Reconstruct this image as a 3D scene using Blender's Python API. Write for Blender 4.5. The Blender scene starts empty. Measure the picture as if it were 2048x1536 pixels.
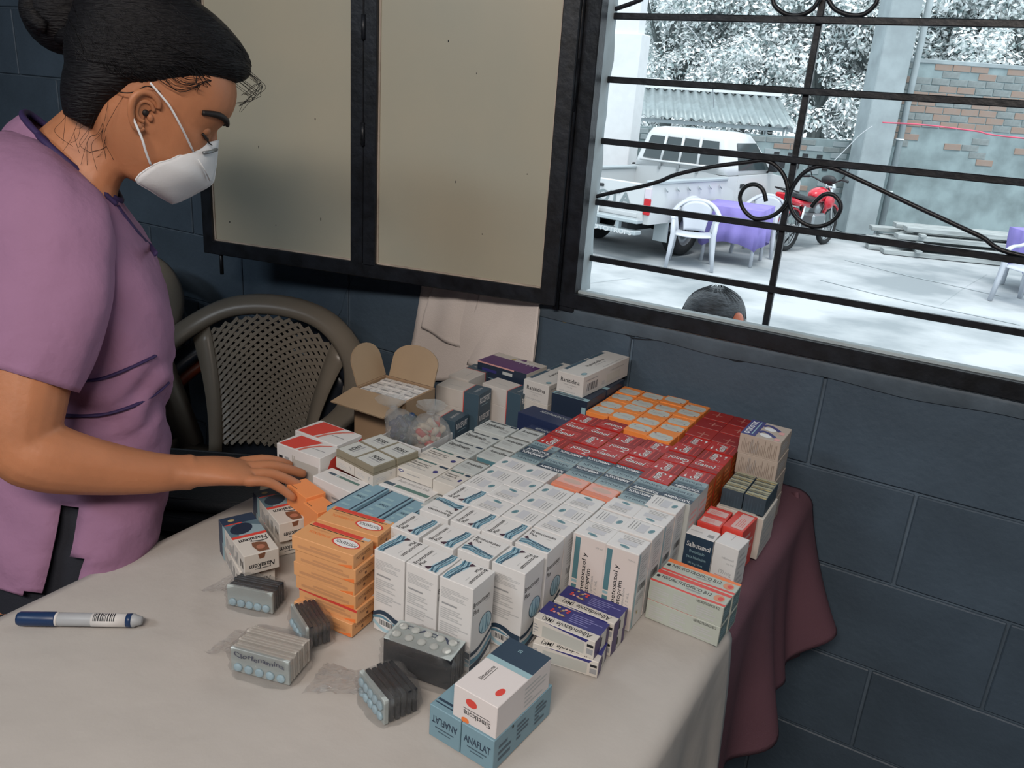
import bpy, bmesh, math, random
from mathutils import Vector, Matrix, noise
random.seed(7)
sc = bpy.context.scene
COL = sc.collection
# ------------------------------------------------------------------ camera
EYE = 1.458
FPX = 1636.8
YAW, PITCH, ROLL = math.radians(-29.87), math.radians(19.636), math.radians(4.0735)
_f = Vector((math.sin(YAW)*math.cos(PITCH), math.cos(YAW)*math.cos(PITCH), -math.sin(PITCH)))
_r = Vector((math.cos(YAW), -math.sin(YAW), 0)); _u = _r.cross(_f)
CR = math.cos(ROLL)*_r + math.sin(ROLL)*_u
CU = -math.sin(ROLL)*_r + math.cos(ROLL)*_u
CF = _f
CAMPOS = Vector((0, 0, EYE))
cam = bpy.data.cameras.new('camera'); cam.sensor_width = 36; cam.sensor_fit = 'HORIZONTAL'
cam.lens = FPX/2048*36; cam.clip_start = .05; cam.clip_end = 300
camo = bpy.data.objects.new('camera', cam); COL.objects.link(camo)
m = Matrix.Identity(4)
for i in range(3):
    m[i][0], m[i][1], m[i][2], m[i][3] = CR[i], CU[i], -CF[i], CAMPOS[i]
camo.matrix_world = m
sc.camera = camo
# ------------------------------------------------------------------ view, world, lights
vs = sc.view_settings
vs.view_transform = 'Standard'; vs.look = 'None'; vs.exposure = 0.0; vs.gamma = 1.0; vs.use_curve_mapping = False
w = bpy.data.worlds.new('sky'); sc.world = w; w.use_nodes = True
nt = w.node_tree; bg = nt.nodes['Background']
bg.inputs[0].default_value = (.80, .92, 1.0, 1); bg.inputs[1].default_value = 1.7
def light(name, kind, loc, target, energy, color, **kw):
    l = bpy.data.lights.new(name, kind); l.energy = energy; l.color = color
    for k, v in kw.items(): setattr(l, k, v)
    o = bpy.data.objects.new(name, l); COL.objects.link(o); o.location = loc
    d = Vector(target)-Vector(loc); o.rotation_euler = d.to_track_quat('-Z', 'Y').to_euler()
    return o
light('sun', 'SUN', (0, 0, 20), (-2.0, 3.5, 12), 2.3, (1, .98, .95), angle=math.radians(25))
light('warm_fill_light', 'AREA', (.15, -.85, 2.45), (-.5, .80, .8), 42, (1.0, .88, .79), shape='RECTANGLE', size=1.2, size_y=.25)  # unseen warm area light added behind the camera to brighten the carton fronts
light('cool_rear_fill_light', 'AREA', (-1.6, -1.6, 2.62), (-1.0, .6, .9), 20, (.86, .93, 1.0), shape='RECTANGLE', size=1.2, size_y=.25)  # unseen cool area light added as fill from the back of the room

# ------------------------------------------------------------------ helpers
def V(*a): return Vector(a)
def ray(px, py): return CR*((px-1024)/FPX) - CU*((py-768)/FPX) + CF      # unit camera depth
def at(px, py, depth): return CAMPOS + ray(px, py)*depth
def onz(px, py, zrel):                                              # pixel on a horizontal plane, height relative to the eye
    r = ray(px, py); return CAMPOS + r*(zrel/r.z)
def ony(px, py, y):
    r = ray(px, py); return CAMPOS + r*(y/r.y)
MATS = {}
def mat(name, col, rough=.6, metal=0., var=0., vscale=8., bump=0., bscale=40., spec=.5, alpha=None, trans=0., ior=1.45, emit=0., coat=0., stretch=None, col2=None, contrast=(.35,.65)):
    if name in MATS: return MATS[name]
    M = bpy.data.materials.new(name); M.use_nodes = True
    t = M.node_tree; n = t.nodes; b = n['Principled BSDF']
    b.inputs['Base Color'].default_value = (*col, 1); b.inputs['Roughness'].default_value = rough
    b.inputs['Metallic'].default_value = metal; b.inputs['Specular IOR Level'].default_value = spec
    b.inputs['IOR'].default_value = ior; b.inputs['Transmission Weight'].default_value = trans
    b.inputs['Coat Weight'].default_value = coat
    if alpha is not None: b.inputs['Alpha'].default_value = alpha
    if emit: b.inputs['Emission Color'].default_value = (*col, 1); b.inputs['Emission Strength'].default_value = emit
    tc = None
    if var or bump or col2:
        tc = n.new('ShaderNodeTexCoord'); src = tc.outputs['Object']
        if stretch:
            mp = n.new('ShaderNodeMapping'); mp.inputs['Scale'].default_value = stretch
            t.links.new(src, mp.inputs['Vector']); src = mp.outputs['Vector']
    if var or col2:
        nz = n.new('ShaderNodeTexNoise'); nz.inputs['Scale'].default_value = vscale; nz.inputs['Detail'].default_value = 5
        t.links.new(src, nz.inputs['Vector'])
        cr = n.new('ShaderNodeValToRGB'); e = cr.color_ramp.elements
        e[0].position, e[1].position = contrast
        c2 = col2 if col2 else tuple(min(1, c*(1+var)) for c in col)
        c1 = col if col2 else tuple(c*(1-var) for c in col)
        e[0].color = (*c1, 1); e[1].color = (*c2, 1)
        t.links.new(nz.outputs['Fac'], cr.inputs['Fac']); t.links.new(cr.outputs['Color'], b.inputs['Base Color'])
    if bump:
        nb = n.new('ShaderNodeTexNoise'); nb.inputs['Scale'].default_value = bscale; nb.inputs['Detail'].default_value = 6
        t.links.new(src, nb.inputs['Vector'])
        bp = n.new('ShaderNodeBump'); bp.inputs['Strength'].default_value = min(1, bump); bp.inputs['Distance'].default_value = .004 if bump <= 1 else .004*bump
        t.links.new(nb.outputs['Fac'], bp.inputs['Height']); t.links.new(bp.outputs['Normal'], b.inputs['Normal'])
    MATS[name] = M; return M
class MB:
    """collects geometry for one mesh"""
    def __init__(s): s.v = []; s.f = []; s.m = []; s.mats = []; s.sm = []
    def mi(s, M):
        if M not in s.mats: s.mats.append(M)
        return s.mats.index(M)
    def add(s, vs, fs, M, smooth=False):
        o = len(s.v); s.v += [Vector(p) for p in vs]; k = s.mi(M)
        for f in fs: s.f.append(tuple(i+o for i in f)); s.m.append(k); s.sm.append(smooth)
    def box(s, lo, hi, M, bev=0., mx=None):
        lo = Vector(lo); hi = Vector(hi)
        if bev > 0:
            bm = bmesh.new(); bmesh.ops.create_cube(bm, size=1)
            c = (lo+hi)/2; d = hi-lo
            for v in bm.verts: v.co = Vector((v.co.x*d.x, v.co.y*d.y, v.co.z*d.z))+c
            bmesh.ops.bevel(bm, geom=bm.edges[:], offset=bev, segments=1, affect='EDGES', profile=.5)
            bm.verts.ensure_lookup_table(); vs = [v.co.copy() for v in bm.verts]; fs = [[v.index for v in f.verts] for f in bm.faces]; bm.free()
        else:
            vs = [Vector((x, y, z)) for z in (lo.z, hi.z) for y in (lo.y, hi.y) for x in (lo.x, hi.x)]
            fs = [(0,2,3,1),(4,5,7,6),(0,1,5,4),(2,6,7,3),(0,4,6,2),(1,3,7,5)]
        if mx: vs = [mx @ p for p in vs]
        s.add(vs, fs, M)
    def tube(s, pts, r, M, n=8, closed=False, caps=True, smooth=True, flat=None):
        pts = [Vector(p) for p in pts]; N = len(pts)
        rr = r if isinstance(r, (list, tuple)) else [r]*N
        vs = []; prev = None
        for i, p in enumerate(pts):
            if closed: t = pts[(i+1) % N]-pts[i-1]
            else: t = pts[min(i+1, N-1)]-pts[max(i-1, 0)]
            t.normalize()
            if prev is None:
                a = Vector((0,0,1)) if abs(t.z) < .9 else Vector((1,0,0)); x = t.cross(a).normalized()
            else: x = (prev - t*prev.dot(t)).normalized()
            prev = x; y = t.cross(x)
            fx = flat if flat else 1.
            for k in range(n):
                a = 2*math.pi*k/n; vs.append(p + x*math.cos(a)*rr[i] + y*math.sin(a)*rr[i]*fx)
        fs = []
        for i in range(N if closed else N-1):
            j = (i+1) % N
            for k in range(n): fs.append((i*n+k, i*n+(k+1) % n, j*n+(k+1) % n, j*n+k))
        if caps and not closed:
            fs.append(tuple(reversed(range(n)))); fs.append(tuple((N-1)*n+k for k in range(n)))
        s.add(vs, fs, M, smooth)
    def loft(s, rings, M, caps=(True, True), closed=True, smooth=True):
        n = len(rings[0]); vs = [p for r in rings for p in r]; fs = []
        for i in range(len(rings)-1):
            for k in range(n if closed else n-1):
                fs.append((i*n+k, i*n+(k+1) % n, (i+1)*n+(k+1) % n, (i+1)*n+k))
        if caps[0]: fs.append(tuple(reversed(range(n))))
        if caps[1]: fs.append(tuple((len(rings)-1)*n+k for k in range(n)))
        s.add(vs, fs, M, smooth)
    def grid(s, P, M, smooth=True):
        nu = len(P); nv = len(P[0]); vs = [p for row in P for p in row]
        fs = [(i*nv+j, i*nv+j+1, (i+1)*nv+j+1, (i+1)*nv+j) for i in range(nu-1) for j in range(nv-1)]
        s.add(vs, fs, M, smooth)
    def sphere(s, c, r, M, nu=16, nv=10, mx=None):
        c = Vector(c); rad = Vector(r) if not isinstance(r, (int, float)) else Vector((r, r, r))
        rings = []
        for i in range(nv+1):
            a = math.pi*i/nv
            rings.append([c+Vector((rad.x*math.sin(a)*math.cos(2*math.pi*k/nu), rad.y*math.sin(a)*math.sin(2*math.pi*k/nu), -rad.z*math.cos(a))) for k in range(nu)])
        if mx: rings = [[mx @ p for p in r_] for r_ in rings]
        s.loft(rings, M, caps=(False, False))
    def build(s, name, parent=None, loc=None, rotz=None, mods=None):
        me = bpy.data.meshes.new(name); me.from_pydata([tuple(p) for p in s.v], [], s.f)
        for M in s.mats: me.materials.append(M)
        me.polygons.foreach_set('material_index', s.m); me.polygons.foreach_set('use_smooth', s.sm); me.update()
        return link(name, me, parent, loc, rotz)
def link(name, me, parent=None, loc=None, rotz=None):
    o = bpy.data.objects.new(name, me); COL.objects.link(o)
    if parent: o.parent = parent
    if loc is not None: o.location = loc
    if rotz is not None: o.rotation_euler = (0, 0, rotz)
    return o
def tag(o, label=None, cat=None, group=None, kind=None):
    if label: o['label'] = label
    if cat: o['category'] = cat
    if group: o['group'] = group
    if kind: o['kind'] = kind
    return o
def empty(name, loc=(0,0,0), rotz=0, label=None, cat=None, group=None):
    o = bpy.data.objects.new(name, None); COL.objects.link(o); o.location = loc; o.rotation_euler = (0, 0, rotz)
    return tag(o, label, cat, group)
def solidify(o, t, off=0.):
    md = o.modifiers.new('solid', 'SOLIDIFY'); md.thickness = t; md.offset = off; return o
def subsurf(o, n=1):
    md = o.modifiers.new('sub', 'SUBSURF'); md.levels = n; md.render_levels = n; return o
def copy_tree(o, parent=None):
    c = o.copy(); COL.objects.link(c); c.parent = parent
    for ch in list(o.children): copy_tree(ch, c)
    return c
def bez(pts, n=8):
    """catmull-rom through points"""
    P = [Vector(p) for p in pts]; out = []
    for i in range(len(P)-1):
        a = P[max(i-1, 0)]; b = P[i]; c = P[i+1]; d = P[min(i+2, len(P)-1)]
        for k in range(n):
            t = k/n
            out.append(.5*((2*b)+(c-a)*t+(2*a-5*b+4*c-d)*t*t+(3*b-a-3*c+d)*t*t*t))
    out.append(P[-1]); return out
_txt = {}
def text_geo(st, bold=0.):
    """letter outlines as flat triangles, cap height 1, centred"""
    k = (st, bold)
    if k in _txt: return _txt[k]
    cu = bpy.data.curves.new('lettering', 'FONT'); cu.body = st; cu.resolution_u = 2; cu.size = 1.4; cu.offset = bold; cu.fill_mode = 'FRONT'
    ob = bpy.data.objects.new('lettering', cu); COL.objects.link(ob)
    dg = bpy.context.evaluated_depsgraph_get(); me = ob.evaluated_get(dg).to_mesh()
    vs = [v.co.copy() for v in me.vertices]; fs = [tuple(p.vertices) for p in me.polygons]
    ob.evaluated_get(dg).to_mesh_clear(); bpy.data.objects.remove(ob); bpy.data.curves.remove(cu)
    x0 = min(v.x for v in vs); x1 = max(v.x for v in vs)
    vs = [Vector((v.x-(x0+x1)/2, v.y-.5, 0)) for v in vs]
    _txt[k] = (vs, fs, x1-x0); return _txt[k]
# ================================================================== the room
WY = 1.59; WO = 1.65                       # inner and outer face of the window wall
M_block = mat('painted_block', (.062,.093,.128), .5, var=.14, vscale=5, bump=.30, bscale=75)
M_mort = mat('painted_mortar', (.088,.125,.165), .6, var=.2, vscale=9, bump=.4, bscale=60)
M_plast = mat('plaster_band', (.068,.095,.122), .6, var=.2, vscale=14, bump=.6, bscale=30)
M_outpl = mat('outer_plaster', (.42,.50,.53), .8, var=.15, vscale=10, bump=.3)
M_floor = mat('floor_concrete', (.10,.10,.105), .7, var=.25, vscale=4, bump=.2)
M_ceil = mat('ceiling_paint', (.55,.56,.58), .8, var=.05)
M_black = mat('black_enamel', (.007,.009,.013), .42, var=.5, vscale=30, bump=.25, bscale=60)
M_cream = mat('cream_panel', (.42,.39,.30), .36, col2=(.345,.35,.29), vscale=2.2, contrast=(.3,.7))
M_putty = mat('putty_strip', (.42,.36,.30), .6, var=.2, vscale=20)
M_rust = mat('rusty_smudge', (.22,.20,.13), .8, var=.4, vscale=30)
M_crack = mat('crack_dark', (.012,.016,.022), .9)
ox0, ox1, oz0, oz1 = -.80, 1.15, EYE-.437, EYE+.66   # window opening
X0, X1, YB, ZC = -3.3, 1.6, -2.6, 2.72
mb = MB()
g = .0060                                   # the blocks stand proud of this backing
mb.box((X0, WY+g, 0), (ox0, WO, ZC), M_mort); mb.box((ox1, WY+g, 0), (X1, WO, ZC), M_mort)
mb.box((ox0, WY+g, 0), (ox1, WO, oz0), M_mort); mb.box((ox0, WY+g, oz1), (ox1, WO, ZC), M_mort)
wall = tag(mb.build('wall_window'), kind='structure')
# concrete blocks 0.4 x 0.2 m laid in running bond
JT = .0030
def block_mesh(wd, ht):
    b = MB(); b.box((-wd/2+JT, -.004, -ht/2+JT), (wd/2-JT, .014, ht/2-JT), M_block, bev=.0022)
    return b
_bm = {}
def put_block(xa, xb, za, zb):
    k = (round(xb-xa, 3), round(zb-za, 3))
    if k[0] < .03 or k[1] < .03: return
    if k not in _bm:
        o = block_mesh(*k).build('block', wall); _bm[k] = o.data
    else: o = link('block', _bm[k], wall)
    o.location = ((xa+xb)/2, WY+.004, (za+zb)/2)
for c in range(14):
    za, zb = .2*c, min(.2*c+.2, ZC)
    off = -.225 if c % 2 == 0 else -.025
    xs = [off+.4*k for k in range(-9, 6)]
    for a, b in zip(xs[:-1], xs[1:]):
        a2, b2 = max(a, X0), min(b, X1)
        if b2 <= a2: continue
        if zb <= oz0+.001 or za >= oz1: put_block(a2, b2, za, zb)
        elif b2 <= ox0+.001 or a2 >= ox1: put_block(a2, b2, za, zb)
        else:
            if a2 < ox0: put_block(a2, ox0, za, zb)
            if b2 > ox1: put_block(ox1, b2, za, zb)
            if oz1 < zb: put_block(max(a2, ox0), min(b2, ox1), max(za, oz1), zb)
# plaster band under the window frame with its pale bead and the wandering crack
b = MB(); z0 = EYE-.462; z1 = EYE-.4365
P = []
for i in range(61):
    x = -.86+2.0*i/60
    P.append([V(x, WY-.004, z0-.012+.008*noise.noise(V(x*6, 0, 0))), V(x, WY-.007, (z0+z1)/2), V(x, WY-.004, z1), V(x, WY+.02, z1+.001)])
b.grid(P, M_plast); b.build('plaster_band', wall)
b = MB(); b.tube([V(x, WY-.006, z1-.003+.0012*noise.noise(V(x*30, 1, 0))) for x in [-.86+.05*i for i in range(41)]], .0022, M_outpl, 6); b.build('plaster_bead', wall)
def crack(pts, w):
    q = [ony(px, py, WY-.0012) for px, py in pts]; q = bez(q, 3)
    b = MB(); P = []
    for i, p in enumerate(q):
        j = .002*noise.noise(V(i*.9, 3, 1)); ww = w*(.5+abs(noise.noise(V(i*.6, 9, 2))))
        P.append([V(p.x, WY-.0015, p.z+j+ww), V(p.x, WY-.0015, p.z+j-ww)])
    b.grid(P, M_crack); b.build('crack', wall)
crack([(1115,632),(1160,648),(1205,655),(1250,668),(1275,678),(1330,680),(1375,690),(1400,700),(1430,705),(1455,715),(1470,722),(1500,722),(1540,730),(1575,738)], .0022)
crack([(1800,785),(1840,795),(1880,800),(1930,808),(1975,818),(2010,828),(2048,838)], .0022)
crack([(1270,682),(1268,700),(1265,720)], .0008)
crack([(705,555),(690,590),(683,620),(676,632)], .0013); crack([(778,555),(775,600),(776,640),(772,690)], .0013)
b = MB(); c = ony(1133,626,WY-.0018)
b.add([c+V(.022*math.cos(a)*(1+.3*noise.noise(V(a,0,0))), 0, .020*math.sin(a)*(1+.4*noise.noise(V(a,5,0)))) for a in [i*.393 for i in range(16)]], [tuple(reversed(range(16)))], M_rust)
b.build('paint_smudge', wall)
# other surfaces of the room
def slab(name, lo, hi, M):
    b = MB(); b.box(lo, hi, M); return tag(b.build(name), kind='structure')
slab('floor', (X0, YB, -.1), (X1, WO, 0), M_floor); slab('ceiling', (X0, YB, ZC), (X1, WO, ZC+.1), M_ceil)
slab('wall_left', (X0-.12, YB, 0), (X0, WO, ZC), M_block); slab('wall_right', (X1, YB, 0), (X1+.12, WO, ZC), M_block)
slab('wall_rear', (X0, YB-.12, 0), (X1, YB, ZC), M_block)
# ------------------------------------------------------------------ window frame (black steel) and pale outer reveal
win = empty('window_1', (0,0,0)); tag(win, kind='structure')
def part(name, fn, parent):
    b = MB(); fn(b); return b.build(name, parent)
part('frame_post', lambda b: (b.box((-.802, WY-.012, oz0-.012), (-.766, WY+.02, oz1), M_black, .002), b.tube([V(-.806, WY-.016, z) for z in (oz0-.01, oz1)], .007, M_black, 8)), win)
part('frame_sill', lambda b: (b.box((-.802, WY-.014, oz0-.002), (ox1, WY+.02, oz0+.030), M_black, .002), b.box((-.766, WY+.004, oz0+.029), (ox1, WY+.022, oz0+.036), M_outpl, .001)), win)
part('frame_head', lambda b: b.box((-.802, WY-.014, oz1-.03), (ox1, WY+.02, oz1), M_black, .002), win)
part('frame_post', lambda b: b.box((ox1-.035, WY-.014, oz0), (ox1, WY+.02, oz1), M_black, .002), win)
def reveal(b):
    P = []
    for i in range(41):
        z = oz0+.03+(oz1-oz0-.03)*i/40; e = .004*noise.noise(V(z*14, 0, 4))
        P.append([V(-.768, WY+.018, z), V(-.766, WO-.012, z), V(-.766+e, WO+.002+e, z), V(-.80, WO+.004, z)])
    b.grid(P, M_outpl, False)
part('reveal', reveal, win)
for zz in (.30,.02):                         # hinges on the post
    part('hinge', lambda b: b.tube([V(-.808, WY-.02, EYE+zz-.05), V(-.808, WY-.02, EYE+zz+.05)], .0085, M_black, 10), win)
# ------------------------------------------------------------------ wrought iron grille
GY = 1.643
gr = empty('window_grille', (.1, GY, oz0+.03), label='black wrought iron window grille with straight bars and scrolls', cat='grille')
def gpart(name, pts, r, flat=None, n=8, res=6):
    pts = [p if isinstance(p, Vector) else ony(p[0], p[1], GY) for p in pts]; q = bez(pts, res) if len(pts) > 2 else pts
    b = MB(); off = gr.location; b.tube([p-off for p in q], r, M_black, n, flat=flat); return b.build(name, gr)
for k, (za, ) in enumerate([(.156,),(.036,),(-.086,),(-.213,),(-.335,),(.30,),(.44,)]):
    b = MB(); b.box((-.772-.1, -.0055, EYE+za-.0062-gr.location.z), (ox1-.1, .0055, EYE+za+.0062-gr.location.z), M_black, .0015); b.build('bar', gr)
b = MB(); b.box((-.368-.1-.0062, .006, EYE-.44-gr.location.z), (-.368-.1+.0062, .0175, oz1-gr.location.z), M_black, .0015); b.build('upright', gr)
b = MB(); b.box((.432-.1-.0062, .006, EYE-.44-gr.location.z), (.432-.1+.0062, .0175, oz1-gr.location.z), M_black, .0015); b.build('upright', gr)
def z7(l): return [(1140+x*.2832, 240+y*.2832) for x, y in l]
sc_l = z7([(165,545),(330,505),(500,470),(640,430),(750,385),(1000,330),(1250,298),(1370,285),(1450,320),(1500,375),(1532,450),(1540,540),(1510,610),(1450,665),(1370,695),(1290,690),(1225,630),(1200,545),(1235,475),(1305,455),(1362,492),(1385,575)])
sc_r = [V(.425,GY,EYE-.208), V(.30,GY,EYE-.200), (2048,512),(1960,472),(1880,435),(1800,398),(1720,360)] + z7([(1870,345),(1760,328),(1670,360),(1600,430),(1555,520),(1553,600),(1600,690),(1690,745),(1790,745),(1875,695),(1913,610),(1870,535),(1800,525),(1740,570),(1705,615)])
gpart('scroll', sc_l, .0042); gpart('scroll', sc_r, .0042)
gpart('scroll', [V(-.375,GY,EYE+.30), V(-.380,GY,EYE+.262), V(-.415,GY,EYE+.285), V(-.455,GY,EYE+.27), V(-.470,GY,EYE+.225), (1545,-6),(1550,12),(1572,28),(1600,30),(1625,18),(1640,-4)], .0042); gpart('scroll', [(1655,-4),(1670,18),(1700,30),(1728,28),(1750,10),(1757,-6), V(-.262,GY,EYE+.225), V(-.278,GY,EYE+.27), V(-.318,GY,EYE+.285), V(-.352,GY,EYE+.262), V(-.360,GY,EYE+.30)], .0042)
gpart('brace', [(1231,18),(1260,8),(1285,-2)], .0045)
# ------------------------------------------------------------------ opened shutter, two cream panels in a black frame
HX, HY = -.803, 1.570
ang = math.atan2(-.180, -.917)                # leaf runs from the hinge to the left, off the wall
sh = empty('window_shutter', (HX, HY, EYE-.437), ang, 'open black framed shutter with two cream panels beside the barred window', 'shutter')
SW, SH = .935, 1.10
def sbox(name, x0, x1, z0, z1, y0, y1, M, bev=.002):
    b = MB(); b.box((x0, y0, z0), (x1, y1, z1), M, bev); return b.build(name, sh)
sbox('frame_rail', .0, SW, 0, .034, -.014, .014, M_black); sbox('frame_rail', 0, SW, SH-.034, SH, -.014, .014, M_black)
sbox('frame_stile', 0, .036, .03, SH-.03, -.014, .014, M_black); sbox('frame_stile', SW-.030, SW, .03, SH-.03, -.014, .014, M_black)
sbox('mullion', .445, .477, .03, SH-.03, -.014, .016, M_black); sbox('mullion', .479, .511, .03, SH-.03, -.014, .014, M_black)
for a, c in ((.036, .445), (.511, SW-.030)):
    p = sbox('panel', a, c, .034, SH-.034, -.003, .003, M_cream, 0)
    e = .0035
    for (x0, x1, z0, z1) in ((a, a+e, .034, SH-.034), (c-e, c, .034, SH-.034), (a, c, .034, .034+e), (a, c, SH-.034-e, SH-.034)):
        b = MB(); b.box((x0, .003, z0), (x1, .0065, z1), M_putty); b.build('putty_bead', p)
    for _ in range(5):
        x, z = random.uniform(a+.04, c-.04), random.uniform(.06, .55)
        b = MB(); b.box((x, .003, z), (x+random.uniform(.001,.0025), .0036, z+random.uniform(.002,.008)), M_crack); b.build('fleck', p)
b = MB(); b.tube([V(SW-.042, .0, -.052), V(SW-.042, .0, .01)], .0048, M_black, 8); b.build('latch_rod', sh)
for zz in (.30,.52): 
    b = MB(); b.tube([V(.477, .017, zz), V(.477, .017, zz+.05)], .005, M_black, 8); b.build('hinge', sh)
# ------------------------------------------------------------------ white cloth hanging below the shutter
M_cloth = mat('white_cotton', (.70,.64,.60), .85, var=.06, vscale=5, bump=.2, bscale=300)
def hang(name, outline, y0, fold, parent=None):
    # outline: left and right edge pixels from top to bottom
    P = []; nu = 28
    L = bez([ony(px, py, y0) for px, py in outline[0]], 5); Rr = bez([ony(px, py, y0) for px, py in outline[1]], 5)
    for i in range(len(L)):
        row = []
        for j in range(nu+1):
            t = j/nu; p = L[i].lerp(Rr[i], t)
            d = fold(t, i/(len(L)-1)); row.append(V(p.x, p.y+d, p.z))
        P.append(row)
    b = MB(); b.grid(P, M_cloth); o = b.build(name, parent); solidify(o, .002); return o
cl = hang('hanging_cloth', ([(845,560),(832,630),(820,690),(800,760)], [(1082,580),(1078,650),(1072,715),(1066,760)]), 1.584, lambda t, s: .006*math.sin(t*9+s*2)-.012*s*math.exp(-((t-.72)/.2)**2))
tag(cl, 'white cotton cloth hanging below the shutter behind the cartons', 'cloth')
c2 = hang('folded_flap', ([(868,565),(850,620),(842,655)], [(955,575),(938,650),(934,702)]), 1.578, lambda t, s: -.006*s*math.sin(3.1*t)+.004*math.sin(t*8), cl)
c3 = hang('folded_flap', ([(962,575),(940,650),(934,690),(932,730)], [(1080,582),(1077,640),(1074,680),(1068,740)]), 1.574, lambda t, s: .010*math.sin(t*3+1.5*s)-.014*math.exp(-((t-.55+.4*s)/.16)**2)*s, cl)
# ================================================================== the yard outside
GZ = EYE-1.95
def gp(px, py, h=0.): return onz(px, py, -1.95+h)
M_yard = mat('yard_concrete', (.23,.26,.275), .85, col2=(.44,.465,.48), vscale=.9, bump=.3, bscale=6, contrast=(.38,.6))
M_conc = mat('raw_concrete', (.30,.35,.365), .85, var=.12, vscale=3, bump=.4, bscale=14)
M_render = mat('rough_render', (.22,.28,.29), .9, var=.22, vscale=2.5, bump=.6, bscale=9)
M_brick = mat('clay_brick', (.30,.19,.14), .9, col2=(.25,.26,.25), vscale=2.0, bump=.4, bscale=30)
M_brick2 = mat('grey_brick', (.22,.25,.25), .9, var=.2, vscale=6, bump=.4, bscale=30)
M_wwall = mat('whitewash', (.66,.68,.69), .8, var=.03)
M_zinc = mat('corrugated_zinc', (.25,.30,.31), .45, metal=.3, var=.12, vscale=3)
M_zincl = mat('zinc_flashing', (.75,.78,.8), .5)
M_wht = mat('white_paint', (.55,.57,.58), .28, coat=.3); M_gls = mat('dark_glass', (.035,.05,.055), .06, spec=.7)
M_tyre = mat('tyre_rubber', (.018,.02,.022), .8, bump=.3, bscale=60); M_rim = mat('wheel_steel', (.33,.36,.38), .35, metal=.7); M_blk = mat('black_plastic', (.02,.022,.025), .5)
M_taill = mat('red_lens', (.50,.012,.02), .2); M_tailw = mat('clear_lens', (.6,.55,.6), .2); M_bump = mat('grey_bumper', (.40,.45,.47), .4, metal=.3); M_bedliner = mat('bed_liner', (.10,.12,.125), .7)
M_let = mat('grey_letters', (.20,.24,.25), .5); M_chrome = mat('chrome', (.6,.62,.63), .15, metal=1.); M_mred = mat('motor_red', (.55,.012,.03), .25, coat=.5)
M_wplast = mat('white_plastic', (.48,.51,.56), .4); M_lil = mat('lilac_cloth', (.24,.20,.52), .8, var=.08, vscale=4); M_wood = mat('weathered_plank', (.33,.36,.36), .85, var=.2, vscale=3, bump=.5, bscale=20, stretch=(1,8,8))
b = MB(); n = 40; P = []
for i in range(n+1):
    row = []
    for j in range(n+1):
        x = -26+52*i/n; y = WO+45*j/n; row.append(V(x, y, GZ-.004+.004*noise.noise(V(x*.6, y*.6, 0))))
    P.append(row)
b.grid(P, M_yard); tag(b.build('floor_yard'), kind='structure')
# foot of the house wall down to the yard
b = MB(); b.box((X0, WO-.02, GZ-.1), (X1, WO, .02), M_outpl); tag(b.build('wall_plinth'), kind='structure')
b = MB(); b.box((X0-.3, WO, 2.62), (X1+.6, WO+.75, 2.70), M_zinc); b.build('sun_blocking_eave', None); tag(bpy.data.objects['sun_blocking_eave'], kind='structure')  # unseen eave added so that sunlight stays out of the room
# joints between poured slabs
for pts in ([(1180,566),(1230,560),(1262,556)], [(1690,520),(1800,548),(1900,570),(2000,592)], [(1640,560),(1760,590),(1880,616),(2040,650)], [(1880,610),(1930,575),(1975,548)]):
    q = bez([gp(*p) for p in pts], 4); b = MB(); b.grid([[p+V(0,-.012,.003), p+V(0,.012,.003)] for p in q], M_conc, False); b.build('slab_joint', bpy.data.objects['floor_yard'])
# ------------------------------------------------------------------ far walls
def brick_wall(name, A, B_, z0, z1, thick, M_body, rows, rowh, blen, label_mats, skip=0., top=True, seed=1):
    d = (B_-A); L_ = d.length; ux = d.normalized(); uy = V(-ux.y, ux.x, 0); R_ = random.Random(seed)
    mx = Matrix(((ux.x, uy.x, 0, A.x), (ux.y, uy.y, 0, A.y), (0, 0, 1, 0), (0, 0, 0, 1)))
    o = MB(); o.box((0, 0, z0), (L_, thick, z1), M_body); w_ = tag(o.build(name), kind='structure'); w_.matrix_world = mx
    me = {}
    for k, r in enumerate(rows):
        x = -(r % 2)*blen/2
        while x < L_:
            a, c = max(0, x+.008), min(L_, x+blen-.008); x += blen
            if c-a < .05 or R_.random() < (skip(k, a/L_) if callable(skip) else skip): continue
            m_ = R_.choice(label_mats); key = (round(c-a, 2), m_.name)
            if key not in me:
                q = MB(); q.box((-(c-a)/2, -.012, .006), ((c-a)/2, .02, rowh-.008), m_, bev=.004); ob = q.build('brick', w_); me[key] = ob.data
            else: ob = link('brick', me[key], w_)
            ob.location = ((a+c)/2, R_.uniform(-.004, .004), z0+r*rowh)
    return w_
AB = V(-1.85, 16.2, 0); dirb = V(math.cos(math.radians(31)), math.sin(math.radians(31)), 0)
bw = brick_wall('wall_brick', AB-dirb*.35, AB+dirb*4.6, GZ, GZ+2.90, .2, M_render, range(11, 25), .115, .31, [M_brick, M_brick, M_brick2], skip=lambda k, t: .04 if 4 < k < 12 else (.72 if k <= 4 else .3), seed=4)
b = MB(); b.box((0, -.02, GZ+2.86), (4.95, .22, GZ+2.93), M_conc, .01); o = b.build('coping', bw)
AL = V(-2.35, 16.35, 0)
lw = brick_wall('wall_low', AL-dirb*5.2, AL, GZ, GZ+1.52, .18, M_render, range(3, 15), .10, .30, [M_brick, M_brick2, M_brick2, M_conc], skip=lambda k, t: .12 if k > 9 else .7, seed=9)
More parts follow.
